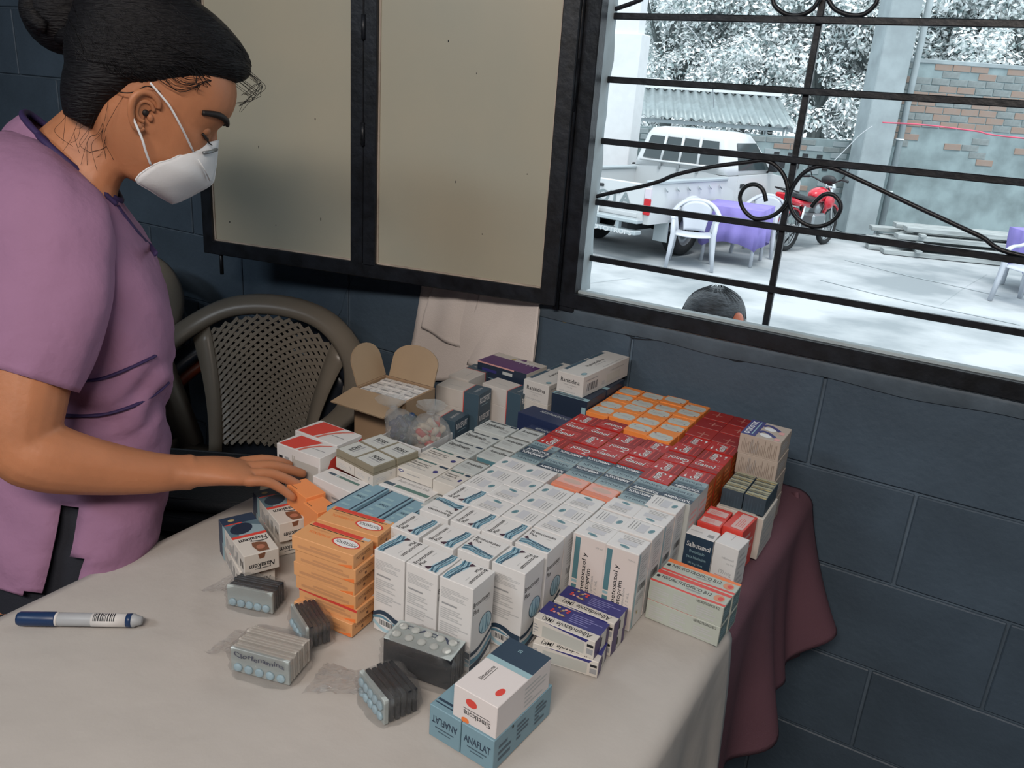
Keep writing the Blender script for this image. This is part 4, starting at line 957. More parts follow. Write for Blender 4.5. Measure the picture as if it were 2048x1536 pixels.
@kind
def ranit(p, rot, var):
    p.rect('top', .02, .1, .16, .52, SLATE); p.rect('top', .02, .54, .16, .56, SLATE); p.rect('top', .02, .6, .16, .92, SLATE); p.text('top', 'Ranitidina', .46, .52, .13, DK, width=.36, bold=.012, turn=90); p.text('top', '150 mg', .62, .55, .07, GREY, turn=90, width=.2); p.oval('top', .82, .10, .09, .045, TEAL); p.oval('top', .82, .10, .07, .035, LTEAL); p.rect('top', .90, .45, .915, .9, GREY)
    f = 'front'; p.text(f, 'Ranitidina', .5, .66, .2, DK, width=.72, bold=.015); p.text(f, 'Tableta recubierta', .5, .46, .07, GREY, width=.5); p.text(f, '150 mg', .5, .34, .07, GREY, width=.2); p.text(f, '100 tabletas', .42, .12, .06, GREY, width=.6)
    f = 'right'; p.barcode(f, .08, .22, .30, .60); p.rect(f, .05, .75, .3, .78, GREY); p.text(f, '100 tabletas', .72, .75, .07, GREY, width=.3); p.rect(f, .40, .2, .46, .38, LG); p.rect(f, .5, .2, .8, .6, M('print_cream', (.55,.545,.50), .5))
    return M('carton_warm_white', (.60,.585,.555), .45)
@kind
def darkbox(p, rot, var):
    p.rect('top', .0, .0, 1, .16, LTEAL); p.rect('top', .05, .03, .85, .12, SLATE); p.lines('top', .1, .4, .8, .8, 3, SLATE, fill=.4); p.rect('front', .85, .8, .97, .9, LTEAL)
    return DBLUE
@kind
def navybox(p, rot, var):
    p.text('top', 'RESFRIADOX', .6, .72, .18, GREYW, width=.6, bold=.01); p.rect('front', .3, .5, .9, .7, SLATE)
    return M('carton_navy_blue', (.018,.03,.082), .4)
@kind
def purple(p, rot, var):
    p.rect('top', 0, 0, 1, .68, PURP); p.text('top', 'Valerian', .68, .70, .22, PAPER, width=.42, bold=.02, turn=180, shear=.2); p.poly('top', [(.45,.85),(.6,.97),(.66,.8)], PURP); p.oval('top', .42, .76, .04, .08, YEL)
    p.rect('front', 0, 0, 1, 1, DBLUE); p.rect('front', .0, .9, .75, 1, PINK); p.rect('front', .52, .5, .72, .72, GREYW); p.rect('front', .1, .4, .4, .6, INDI); p.rect('left', 0, 0, 1, 1, PURP)
    return OFF
@kind
def simet(p, rot, var):
    p.rect('top', 0, .63, 1, 1, NAVY); p.rect('top', 0, .55, 1, .63, LTEAL); p.text('top', 'Simeticona', .28, .36, .085, DK, width=.26, bold=.015, turn=90); p.rect('top', .355, .24, .365, .49, DK); p.oval('top', .80, .20, .075, .065, RED2, tilt=.5); p.text('top', 'III', .42, .87, .05, LTEAL, turn=0)
    f = 'front'; p.text(f, 'Simeticona', .56, .30, .18, DK, width=.62, bold=.015, turn=180); p.rect(f, .24, .44, .86, .46, DK); p.oval(f, .42, .68, .13, .13, RED2); p.oval(f, .30, .06, .09, .09, ORG)
    p.lines('right', .5, .15, .95, .85, 5, LG, fill=.4)
    return M('carton_soft_white', (.66,.625,.62), .45)
@kind
def anaflat(p, rot, var):
    p.rect('top', .05, .06, .95, .075, NAVY); p.rect('top', .05, .10, .95, .13, NAVY); p.rect('top', .05, .90, .95, .93, NAVY); p.rect('top', .05, .95, .95, .965, NAVY); p.lines('top', .7, .3, .9, .8, 2, SLATE)
    p.text('front', 'ANAFLAT', .5, .60, .22, NAVY, width=.82, bold=.03, turn=180 if var == 'u' else 0); p.rect('front', .2, .36, .8, .4, SLATE); p.rect('front', .3, .26, .7, .29, SLATE)
    f = 'right'; p.lines(f, .08, .2, .3, .8, 3, SLATE, fill=.5); p.lines(f, .38, .3, .6, .85, 4, SLATE, fill=.5); p.lines(f, .7, .2, .92, .85, 5, SLATE, fill=.5); p.oval(f, .3, .9, .015, .05, DK)
    return M('carton_powder_blue', (.175,.30,.365), .42)
_cart = {}
def carton(kd, cx, cy, ztop, zbot, w_, d_, rot=0, var='', yaw=0., label='', group=None, name='medicine_carton', bev=.0007):
    """ztop / zbot relative to the eye"""
    h = round(ztop-zbot, 4); key = (kd, round(w_, 4), round(d_, 4), h, rot, var)
    if key not in _cart:
        p = Print(w_, d_, h); base = KIND[kd](p, rot, var)
        b = MB(); b.box((-w_/2, -d_/2, 0), (w_/2, d_/2, h), base, bev=bev)
        o = b.build(name); c = p.b.build('printed_panels', o) if p.b.f else None; _cart[key] = (o.data, c.data if c else None)
    else:
        o = link(name, _cart[key][0])
        if _cart[key][1]: link('printed_panels', _cart[key][1], o)
    o.location = (cx, cy, EYE+zbot); o.rotation_euler = (0, 0, math.radians(yaw))
    tag(o, label, 'carton', group); return o
TB, TT = -.695, -.572                       # table and top of the upright syrup cartons
def jit(): return random.uniform(-.8, .8)
ORD = ['first', 'second', 'third', 'fourth', 'fifth', 'sixth', 'seventh']
# ---- white syrup cartons with a blue wave
W_, D_ = .0500, .0505
G = 'white syrup cartons with blue wave'
for x, y, r, v, l in [
    (-.5792,.7485,270,'','front row, next to the orange stack'), (-.5270,.7485,90,'b','middle of front row'), (-.4745,.7490,270,'','right end of front row'),
    (-.6010,.8065,90,'','second row, beside the orange stack'), (-.5460,.8085,90,'','second row, second from the orange stack'), (-.4937,.8150,0,'','second row, lettering facing the front'), (-.4405,.8165,270,'','right end of second row'),
    (-.5985,.8700,180,'','third row left end, printed upside down'), (-.5455,.8715,90,'','third row, second from the left'), (-.4950,.8745,90,'','third row, third from the left'), (-.4420,.8765,0,'b','right end of third row'),
    (-.5965,.9235,90,'','fourth row, rearmost with a wave')]:
    carton('wave', x, y, TT, TB, W_, D_, r, v, jit(), 'white upright syrup carton with blue wave, '+l, G)
# ---- white syrup cartons with an oval mark
W_, D_ = .0500, .0432
G = 'white syrup cartons with oval mark'
cols = {-.5955: [(.970,180),(1.0135,0),(1.0575,0)], -.5465: [(.9205,270),(.966,270),(1.0105,180),(1.0555,0)], -.4945: [(.9225,0),(.968,0),(1.0125,0)], -.4425: [(.9255,270),(.9705,0),(1.0145,270)],
        -.3900: [(.9460,90),(.9910,180),(1.0355,270)], -.3415: [(.9470,90),(.9935,180),(1.0390,90),(1.0850,180)]}
side = ['against the flat tablet boxes', 'second column from the tablet boxes', 'third column from tablet boxes', 'fourth column from tablet boxes', 'fifth column from tablet boxes', 'right outer column']
for ci, (x, L_) in enumerate(cols.items()):
    for k, (y, r) in enumerate(L_):
        carton('oval', x, y+random.uniform(-.0003,.0003), TT+random.uniform(-.001,.001), TB, W_, D_, r, 's' if ci == 5 and k in (0, 2) else '', jit()*.6, 'white syrup carton with teal oval lid, %s, %s from front' % (side[ci], ORD[k]), G)
# ---- teal and navy syrup cartons
G = 'teal and navy syrup cartons'; W_, D_ = .0495, .0420
for x, y, r, v, l in [(-.5890,1.1010,180,'','left end of front row'), (-.5890,1.1445,0,'o','left end with an orange stripe'), (-.5380,1.0990,0,'','second of front row, lettering upright'), (-.5380,1.1425,180,'','second of rear row'),
    (-.4875,1.1030,180,'','front, behind left salmon lid'), (-.4875,1.1465,180,'','rear, behind left salmon lid'), (-.4360,1.1060,180,'','front, behind right salmon lid'), (-.4360,1.1500,180,'','rear, behind right salmon lid'),
    (-.3845,1.0810,180,'','right of the salmon lids, lettering upside down'), (-.3845,1.1265,0,'','behind the upside down one, lettering upright'), (-.3345,1.1300,0,'','right outer column, front one'), (-.3345,1.1740,0,'','right outer column, rear one')]:
    carton('bluesyrup', x, y, TT, TB, W_, D_, r, v, jit(), 'teal and navy upright syrup carton, '+l, G)
for x, l in ((-.4885, 'left'), (-.4370, 'right')):
    carton('salmon', x, 1.0585, TT+.001, TB, .0495, .0420, 0, '', jit(), 'upright syrup carton with salmon pink lid, %s of the pair' % l, 'salmon lidded syrup cartons')
# ---- red syrup cartons
G = 'red syrup cartons'; W_, D_ = .0497, .0425
rc = {-.5885: [(1.1865,90),(1.2295,0),(1.2725,0),(1.3175,90)], -.5385: [(1.1880,180),(1.2310,270),(1.2750,0),(1.3230,180)], -.4875: [(1.1930,0),(1.2370,180),(1.2815,90)], -.4370: [(1.1980,0),(1.2420,90),(1.2860,270)],
      -.3870: [(1.1720,270),(1.2155,90),(1.2605,180),(1.3060,90),(1.3520,270)], -.3365: [(1.2170,90),(1.2620,0),(1.3070,270),(1.3520,90)]}
side = ['left outer column', 'second column from left', 'third column from left', 'fourth column from left', 'fifth column from left', 'right outer column']
for ci, (x, L_) in enumerate(rc.items()):
    for k, (y, r) in enumerate(L_):
        carton('redsyrup', x, y, TT+random.uniform(-.0015,.0015), TB, W_, D_, r, '', jit(), 'red upright syrup carton with white lettering, %s, %s from front' % (side[ci], ORD[k]), G)
G = 'plain red cartons by the wall'
for ci, x in enumerate((-.3920, -.3425)):
    for k, y in enumerate((1.4025, 1.4535, 1.5050)):
        carton('plainred', x, y, TT-.001, TB, .0485, .0490, (0,90,180)[k], 'd' if (k+ci) % 2 else '', jit(), 'plain dark red carton, %s column, %s from wall' % ('left' if ci == 0 else 'right', ORD[2-k]), G)
# ---- orange cartons with white patches
G = 'orange and white cartons by the wall'
for ci, x in enumerate((-.5860, -.5390, -.4920, -.4445)):
    y0 = (1.3785, 1.3815, 1.3420, 1.3350)[ci]
    for k in range(4 if ci < 2 else 5):
        y = y0+.0462*k
        if y > 1.54: continue
        carton('patchy', x, y, TT+random.uniform(-.001,.001), TB, .0463, .0452, (180 if (k+ci) % 2 else 0), ci*7+k, jit(), 'orange carton with white patch lid, %s column from left, %s from front' % (ORD[ci], ORD[k]), G)
# ---- flat tablet boxes on the left of the block
for k, y in enumerate((1.0600, 1.1110, 1.1720)):
    carton('ciprobox', -.6985, y, TT-.001, TB, .0640, .0455 if k < 2 else .0500, 0, '', jit()*.5, 'grey white tablet carton with charcoal stripe, %s of three in a row' % ('front', 'middle', 'rear')[k], 'charcoal striped tablet cartons')
carton('sulfbox', -.7035, 1.0095, TT-.001, TB, .072, .0465, 0, '', -1, 'off-white tablet carton with green stripe, behind its twin', 'green striped tablet cartons')
carton('sulfbox', -.7035, .9605, TT-.001, TB+.083+.022, .072, .0480, 0, '', -1, 'off-white tablet carton with green stripe and oval mark on front', 'green striped tablet cartons')
for k, (y, dd) in enumerate(((1.0725,.050),(1.1270,.052),(1.1810,.050))):
    carton('amoxbox', -.6400, y+.003, TT-.0005, TB, .0435, dd, 0, '', jit()*.5, 'pale tablet carton with grey band, charcoal neighbours, %s from front' % ORD[k], 'grey banded tablet cartons')
carton('amoxbox', -.6445, 1.0105, TT-.0005, TB, .0410, .0480, 0, '', 0, 'pale tablet carton with grey band and tilted lettering, beside the green striped ones', 'grey banded tablet cartons')
carton('sulfbox', -.6445, .9585, TT-.001, TB, .0410, .0500, 0, '', 0, 'small off-white tablet carton with green stripe left of the oval lids', 'green striped tablet cartons')
carton('tealbox', -.7030, .9420, -.592, TB, .0975, .0860, 0, '', 0, 'white tablet carton with sea green stripe, lying below the green striped one', 'sea green striped cartons')
carton('amoxbox', -.6390, .9090, -.592, TB, .0260, .0460, 0, '', 0, 'narrow pale carton beside the rearmost wave carton', 'grey banded tablet cartons')
for k, (x, ww) in enumerate(((-.7385,.037),(-.6945,.043),(-.6565,.030))):
    carton('stripebox', x, .846, -.592-.001*k, TB, ww, .100, 0, '', 0, 'sky blue carton with navy edge stripes, %s of three' % ('left', 'middle', 'right')[k], 'sky blue striped cartons')
carton('pefbox', -.7985, .8740, -.592, TB, .0850, .0410, 0, '', -4, 'white carton with sea green bar in front of the khaki lidded boxes')
# khaki lidded boxes, two by two
a = math.radians(-10); F0 = V(-.745, .887, 0); ux = V(math.cos(a), math.sin(a), 0); uy = V(-math.sin(a), math.cos(a), 0)
for i in range(2):
    for j in range(2):
        c = F0-ux*(.0235+.0470*i)+uy*(.0240+.0480*j)
        carton('lidbox', c.x, c.y, -.560, -.5922, .0455, .0460, (0,0,90,0)[i*2+j], '', -10+jit(), 'small khaki lidded carton, %s %s of four' % ('front' if j == 0 else 'rear', 'right' if i == 0 else 'left'), 'khaki lidded cartons')
c = F0-ux*.047+uy*.062
carton('greybox', c.x-.003, c.y+.014, -.5925, TB, .092, .062, 0, '', -10, 'plain off-white carton under the khaki lidded ones')
carton('redcorner', -.8930, .9000, -.570, TB, .0960, .0490, 0, '', 0, 'white carton with red corner and grey smear on its front', 'white cartons with red corner')
carton('redcorner', -.9030, .9570, -.568, TB, .0980, .0600, 0, '', -2, 'white carton with red corner, behind the grey smeared one', 'white cartons with red corner')
# ---- orange cartons, stack and loose ones
zb = TB
for k in range(6):
    dx = (.0, .004, .001, -.001, .003, .0)[k]
    hgt = .0208
    carton('orangebox', -.6635+dx, .7090+(.0,.006,.004,.003,.002,.0)[k], zb+hgt, zb, .0985, .0450, 0, 'r' if k == 1 else '', (4,3,5,6,5,6)[k], 'peach orange tablet carton, %s of the front stack' % ('bottom', 'second from the bottom', 'third from the bottom', 'fourth from the bottom', 'fifth from the bottom', 'top')[k], 'peach orange cartons')
    zb += hgt
zb = TB
for k in range(6):
    carton('orangebox', -.6710, .7630, zb+.0206, zb, .0985, .0440, 0, '', 8, 'peach orange tablet carton, %s of the rear stack' % ('bottom', 'second from the bottom', 'third from the bottom', 'fourth from the bottom', 'fifth from the bottom', 'top')[k], 'peach orange cartons'); zb += .0206
for k, (x, y, ww) in enumerate(((-.8280,.8270,.060),(-.7800,.8080,.042))):
    carton('orangeplain', x, y, -.602+.005*(k == 0), TB, ww, .034, 0, '', -16, 'vivid orange carton under the fingertips' if k == 0 else 'vivid orange carton between fingertips and peach stack', 'vivid orange cartons')
carton('orangeplain', -.7360, .8060, -.604, TB, .045, .036, 0, '', 10, 'vivid orange carton behind the peach stacks', 'vivid orange cartons')
# ---- blue and white nasal spray style cartons with a pill picture
a = math.radians(-24); ux = V(math.cos(a), math.sin(a), 0); uy = V(-math.sin(a), math.cos(a), 0)
for i, (F0, lab) in enumerate(((V(-.795, .672, 0), 'front'), (V(-.823, .764, 0), 'rear'))):
    for lay in range(2):
        c = F0-ux*.060+uy*.0262-(ux*.012 if lay == 0 else ux*0)
        carton('nasal', c.x, c.y, (-.6635, -.632)[lay], (TB, -.6635)[lay], .1180, .0500, 0, 'l' if lay == 0 else '', -24-(3 if lay == 0 else 0), 'dark blue and white carton with pill picture, %s of the %s pile' % (('lower', 'upper')[lay], lab), 'dark blue and white pill picture cartons')
# ---- front right
carton('anaflat', -.4015, .6670, -.652, TB, .0445, .1150, 0, 'u', -4, 'powder blue carton lettered upside down, left of the front pair', 'powder blue cartons')
carton('anaflat', -.3560, .6640, -.652, TB, .0445, .1150, 0, '', -4, 'powder blue carton lettered upright, right of the front pair', 'powder blue cartons')
carton('simet', -.3640, .6620, -.610, -.652, .0590, .1050, 0, '', -4, 'white carton with navy lid end resting on the powder blue pair')
carton('albbox', -.3585, .8250, -.6705, TB, .089, .044, 0, '', 10, 'indigo and white carton under the front one, turned askew', 'indigo and white cartons')
carton('albbox', -.3600, .8820, -.6705, TB, .089, .043, 0, '', 0, 'indigo and white carton, lower of the rear pair', 'indigo and white cartons')
carton('albbox', -.3640, .8335, -.644, -.6705, .089, .045, 0, '', 1, 'indigo and white carton on top in front', 'indigo and white cartons')
carton('albbox', -.3600, .8825, -.644, -.6705, .090, .044, 0, '', 0, 'indigo and white carton on top at the rear', 'indigo and white cartons')
for j in range(2):
    for k in range(2):
        carton('neurobox', -.2570+.002*j, .9860+.0365*j, (-.6635, -.632)[k], (TB, -.6635)[k], .1080, .0345, 0, 'a' if j == 0 else 'b', -2, 'pale green carton with orange bands, %s of the %s pair' % (('lower', 'upper')[k], ('front', 'rear')[j]), 'pale green cartons with orange bands')
carton('salbu', -.2885, 1.1250, -.620, TB, .0465, .0310, 0, 'n', -1, 'navy fronted inhaler carton behind the pale green ones', 'inhaler cartons')
carton('salbu', -.2435, 1.1300, -.620, TB, .0385, .0420, 0, 'w', -6, 'white fronted inhaler carton at the table edge', 'inhaler cartons')
carton('redsmall', -.2870, 1.1630, -.615, TB, .0375, .0310, 0, '', -1, 'small red and white carton, front left of three', 'small red and white cartons')
carton('redsmall', -.2870, 1.1960, -.615, TB, .0375, .0310, 0, '', -1, 'small red and white carton, rear left of three', 'small red and white cartons')
carton('redsmall', -.2490, 1.1870, -.614, TB, .0330, .0640, 90, '', -5, 'small red and white carton, right one of three, longer', 'small red and white cartons')
carton('greybox', -.2610, 1.2740, -.620, TB, .0780, .0900, 0, '', 0, 'grey white carton under the row of slim dark cartons')
for i in range(2):
    for k in range(5):
        carton('sliver', (-.2800, -.2430)[i], 1.2450+.0160*k, -.590, -.620, .0355, .0152, 0, 'y' if (k+i) % 2 else '', 0, 'slim dark slate carton with olive lid, %s row, %s from front' % (('left', 'right')[i], ORD[k]), 'slim dark slate cartons', bev=.0004)
zs = [-.527, -.5635, -.601, -.648, TB]
for k in range(4):
    carton('otic', -.2720+.001*k, 1.3750, zs[k], zs[k+1], .0700, .0780, 0, 't' if k == 0 else '', 0, 'beige carton, %s of the stack by the wall' % ('top one with indigo lid and white pattern', 'second from the top', 'third from the top', 'lowest')[k], 'beige cartons by the wall')
# ---- back left group
H3 = .1153/3
for lab, (F, n, yaw) in {'middle': (V(-.824, 1.305, 0), 3, 4), 'right': (V(-.759, 1.362, 0), 3, -6), 'front left': (V(-.834, 1.238, 0), 2, 4)}.items():
    a = math.radians(yaw); ux = V(math.cos(a), math.sin(a), 0); uy = V(-math.sin(a), math.cos(a), 0); c = F-ux*.051+uy*.0265
    if lab == 'middle': c += uy*.0
    for k in range(n):
        carton('roce', c.x, c.y, TB+H3*(k+1), TB+H3*k, .1020, .0520, 0, '', yaw, 'slate and ivory carton, %s pile, %s from the bottom' % (lab, ORD[k]), 'slate and ivory cartons')
for k in range(3):
    carton('roce', -.9160, 1.4160, TB+H3*(k+1), TB+H3*k, .1020, .0520, 0, '', 90, 'slate and ivory carton turned endwise at the back, %s from the bottom' % ORD[k], 'slate and ivory cartons')
carton('purple', -.8520, 1.4790, -.560, -.592, .130, .080, 0, '', -4, 'purple and white carton lying behind the slate and ivory ones')
carton('darkbox', -.8500, 1.4790, -.592, TB, .134, .086, 0, '', -4, 'dark blue carton under the purple one')
carton('ranit', -.7270, 1.4480, -.548, -.590, .0610, .1500, 0, '', -4, 'long white tablet carton with slate stripe, lower left of the two', 'long white slate striped cartons')
carton('greybox', -.7270, 1.4480, -.590, TB, .0620, .1500, 0, '', -4, 'off-white carton under the lower long slate striped one')
carton('darkbox', -.6500, 1.4050, -.556, TB, .0780, .0860, 0, '', 0, 'blue black carton under the upper long white one, front', 'blue black cartons')
carton('darkbox', -.6500, 1.4950, -.556, TB, .0780, .0860, 0, '', 0, 'blue black carton under the upper long white one, rear', 'blue black cartons')
carton('ranit', -.6520, 1.4700, -.513, -.5555, .0600, .1900, 0, '', -4, 'long white tablet carton with slate stripe lying highest against the wall', 'long white slate striped cartons')
carton('navybox', -.6600, 1.2900, -.575, TB, .100, .050, 0, '', -6, 'navy blue carton leaning by the red syrup cartons', 'navy cartons')
carton('navybox', -.6450, 1.2330, -.585, TB, .056, .045, 0, '', -2, 'navy carton between grey banded and red cartons', 'navy cartons')
# ================================================================== the woman in lilac scrubs
M_skin = mat('skin_tan', (.41,.170,.082), .5, var=.10, vscale=14, bump=.12, bscale=160)
M_skin.node_tree.nodes['Principled BSDF'].inputs['Subsurface Weight'].default_value = .06
M_hair = mat('black_hair', (.0045,.0045,.006), .5, var=.4, vscale=60, bump=1.0, bscale=60, stretch=(1,1,6), spec=.3)
M_scrub = mat('mauve_scrub', (.275,.145,.245), .85, var=.06, vscale=5, bump=5, bscale=6)
M_trim = mat('indigo_trim', (.028,.016,.075), .7); M_pants = mat('navy_trousers', (.012,.014,.022), .85, bump=.2, bscale=300)
M_mask = mat('white_respirator', (.66,.68,.70), .8, var=.03, vscale=8, bump=.1, bscale=200); M_clip = mat('nose_clip', (.22,.25,.27), .35, metal=.5); M_lash = mat('lash_dark', (.008,.006,.006), .6); M_eye = mat('eye_white', (.55,.52,.50), .2)
M_shoe = mat('black_shoe', (.015,.015,.017), .5)
VD = ray(300, 300).normalized()              # line of sight at the head
def px2(p, d): return at(p[0], p[1], d)
def ring2(back, front, d, half, n=56, sq=2.4, dm=0.):
    """ring through a back and a front pixel at depth d, half width along the line of sight"""
    A = at(back[0], back[1], d); B_ = at(front[0], front[1], d+dm); c = (A+B_)/2; u = (B_-A)/2
    w_ = V(VD.x, VD.y, 0).normalized(); out = []
    for k in range(n):
        a = 2*math.pi*k/n; ca, sa = math.cos(a), math.sin(a)
        ca = math.copysign(abs(ca)**(2/sq), ca); sa = math.copysign(abs(sa)**(2/sq), sa)
        out.append(c+u*ca+w_*(half*sa))
    return out
def dens(rings, k=3):
    """smooth in-between rings"""
    n = len(rings[0]); cols = [bez([r[i] for r in rings], k) for i in range(n)]
    return [[cols[i][j] for i in range(n)] for j in range(len(cols[0]))]
def limb(pts, n=16):
    """pts: (px, py, depth, radius in metres)"""
    P = [at(a, b_, d) for a, b_, d, r in pts]; Q = bez(P, 4); rr = [p.x for p in bez([V(r, 0, 0) for *_, r in pts], 4)]
    return Q, rr
# head frame: F towards the face, S towards the camera, U up
HC = at(283, 222, 1.215)                      # between the ears
vd = (HC-CAMPOS).normalized()
F_ = (CR*math.cos(math.radians(27))-CU*math.sin(math.radians(27))+vd*.06); F_ = (F_-vd*(F_.dot(vd)-.06)).normalized()
S_ = (-vd-F_*(-vd.dot(F_))).normalized(); U_ = F_.cross(S_)*-1
if U_.z < 0: U_ = -U_
def hp(x, s, u): return HC+F_*x+S_*s+U_*u
def head_ring(u, fr, bk, wd, n=32, sq=2.25, off=0.):
    cx = (fr+bk)/2; rx = (fr-bk)/2+off; out = []
    for k in range(n):
        a = 2*math.pi*k/n; ca, sa = math.cos(a), math.sin(a); q = 2/sq
        out.append(hp(cx+rx*math.copysign(abs(ca)**q, ca), (wd+off)*math.copysign(abs(sa)**q, sa), u))
    return out
HR = [(-.098,.058,.000,.026),(-.092,.078,-.014,.040),(-.080,.090,-.030,.049),(-.062,.097,-.050,.057),(-.042,.101,-.066,.063),(-.02,.103,-.078,.067),(0,.102,-.086,.070),(.014,.099,-.091,.072),(.030,.106,-.095,.0735),(.046,.112,-.098,.0745),(.065,.114,-.100,.075),(.085,.110,-.099,.074),(.104,.099,-.094,.069),(.125,.074,-.078,.056),(.140,.040,-.055,.038),(.148,.0,-.03,.014)]
body = MB()
body.loft(dens([head_ring(*r) for r in HR], 3), M_skin)
# nose, brow ridge, cheek (most of it under the respirator)
body.loft([[hp(x+.012*math.cos(a)*k, .013*math.sin(a)*k, u) for a in [2*math.pi*i/12 for i in range(12)]] for x, u, k in ((.094,.032,.5),(.101,.018,.7),(.105,.000,.9),(.104,-.016,1.0),(.098,-.028,.8))], M_skin)
for s in (1, -1):
    pass
# neck
body.loft(dens([[c+(CR*ca*rx+VD*sa*ry-CU*ca*rx*tl) for ca, sa in [(math.cos(2*math.pi*k/24), math.sin(2*math.pi*k/24)) for k in range(24)]] for c, rx, ry, tl in
    ((at(120,372,1.235),.085,.080,.62),(at(150,325,1.23),.066,.064,.62),(at(190,280,1.225),.060,.058,.6),(at(235,235,1.22),.060,.058,.5),(at(262,205,1.22),.055,.055,.4))], 3), M_skin)
# trunk core (under the clothes), arms, hands, legs
body.loft(dens([ring2((-50,1180),(270,1150),1.35,.165), ring2((-40,1000),(295,1000),1.34,.160), ring2((-20,840),(300,845),1.33,.140), ring2((-10,650),(305,690),1.31,.150), ring2((-15,480),(285,560),1.29,.165), ring2((0,360),(220,470),1.27,.15), ring2((60,300),(170,400),1.25,.07)], 2), M_skin)
Q, rr = limb([(66,450,1.150,.056),(78,540,1.118,.058),(66,680,1.095,.056),(50,800,1.085,.051),(42,885,1.085,.048),(95,915,1.10,.0475),(190,934,1.135,.0395),(290,945,1.175,.0315),(352,945,1.20,.0265),(385,944,1.212,.0270)])
body.tube(Q, rr, M_skin, 18)
# right hand: palm and five fingers
PW = at(372,944,1.206); PD = (at(475,945,1.245)-PW).normalized()          # along the palm
PN = (V(0,0,1)-PD*PD.z).normalized(); PS = PD.cross(PN)                    # back of the hand up, side
if PS.dot(VD) > 0: PS = -PS                                               # PS points to the camera (little finger side)
def hd(l, s, n): return PW+PD*l+PS*s+PN*n
body.loft(dens([[hd(l, s_*math.cos(a)+so, n_*math.sin(a)+nn) for a in [2*math.pi*k/18 for k in range(18)]] for l, s_, n_, so, nn in ((-.02,.027,.022,0,0),(.012,.031,.021,0,.001),(.045,.038,.018,0,.003),(.072,.041,.0155,0,.002),(.090,.037,.012,0,.0))], 2), M_skin)
fing = [(.032, [(.080,.0),(.108,.002),(.132,-.008),(.150,-.020)], .0082), (.011, [(.086,.002),(.120,.004),(.146,-.004),(.168,-.014)], .0090), (-.011, [(.088,.003),(.126,.006),(.155,.000),(.180,-.008)], .0094), (-.032, [(.084,.002),(.118,.006),(.144,.002),(.166,-.006)], .0090)]
for so, pts, r in fing:
    q = bez([hd(l, so*(1+.15*i), n) for i, (l, n) in enumerate(pts)], 5); N = len(q); body.tube(q, [r*(1.08-.25*i/(N-1)) for i in range(N)], M_skin, 12)
    body.sphere(q[-1], r*.86, M_skin, 12, 8)
q = bez([hd(.014,-.026,-.004), hd(.045,-.050,-.012), hd(.075,-.060,-.018), hd(.098,-.060,-.022)], 5); body.tube(q, [.0135-.005*i/(len(q)-1) for i in range(len(q))], M_skin, 12); body.sphere(q[-1], .0085, M_skin, 12, 8)
# left arm hangs on the far side
Q, rr = limb([(90,420,1.42,.060),(110,560,1.45,.056),(150,720,1.46,.050),(170,830,1.45,.044),(210,930,1.44,.034),(240,1010,1.43,.026),(250,1060,1.43,.030),(255,1110,1.43,.018)]); body.tube(Q, rr, M_skin, 14)
# legs to the floor
hipc = at(110, 1160, 1.36); fy = V(F_.x, F_.y, 0).normalized(); sy = V(S_.x, S_.y, 0).normalized()
for s in (1, -1):
    h0 = hipc+sy*(.085*s); kn = V(h0.x, h0.y, .47)+fy*.03; an = V(h0.x, h0.y, .09)-fy*.02
    body.tube(bez([h0+V(0,0,.05), h0.lerp(kn, .5), kn, kn.lerp(an, .5), an], 4), [.085,.084,.082,.078,.074,.070,.066,.062,.058,.058,.058,.056,.052,.048,.044,.040,.038], M_skin, 14)
    body.sphere(an-V(0,0,.055)+fy*.06, (.05,.05,.032), M_skin, 12, 8)
wo = empty('person', (hipc.x, hipc.y, 0), 0, 'woman in mauve scrubs and white respirator reaching over the cartons', 'person')
bo = body.build('body', wo); bo.location = (-hipc.x, -hipc.y, 0)
md = bo.modifiers.new('remesh', 'REMESH'); md.mode = 'VOXEL'; md.voxel_size = .0034; md.use_smooth_shade = True
md = bo.modifiers.new('smooth', 'SMOOTH'); md.factor = .5; md.iterations = 4
def wpart(name, b, parent=None, sol=0., sub=0):
    o = b.build(name, parent or wo)
    if parent is None: o.location = (-hipc.x, -hipc.y, 0)
    if sub: subsurf(o, sub)
    if sol: solidify(o, sol)
    return o
# ear facing the camera
b = MB(); EC = V(-.004, 0, .0)
def ep(x, u, s): return hp(x*.92-.002, .0715+s, u*.80-.002)
outer = [(.016,.020,.004),(.012,.030,.008),(.0,.036,.011),(-.013,.033,.015),(-.020,.022,.017),(-.021,.008,.016),(-.017,-.006,.013),(-.011,-.018,.010),(-.004,-.027,.007),(.004,-.029,.005),(.009,-.022,.003)]
b.tube(bez([ep(*p) for p in outer], 4), [.0036+.0016*math.sin(i*.08) for i in range(41)], M_skin, 10)
b.tube(bez([ep(*p) for p in [(.012,.012,.003),(.004,.021,.007),(-.006,.020,.009),(-.011,.010,.009),(-.009,-.004,.007),(-.002,-.012,.005),(.006,-.012,.004)]], 4), .0032, M_skin, 8)
ear = bez([ep(*p) for p in outer], 4); cc = ep(-.003, .004, .002)
b.add([cc]+ear, [(0, i, i+1) for i in range(1, len(ear))], M_skin, True); b.sphere(ep(.001,-.024,.004), .0065, M_skin, 10, 8); b.sphere(ep(.011,-.001,.001), (.0045,.0045,.006), M_skin, 10, 8)
wpart('ear', b, sub=1)
b = MB(); b.sphere(ep(.002,.003,.0015), .0052, M_lash, 10, 8); wpart('ear_canal', b)
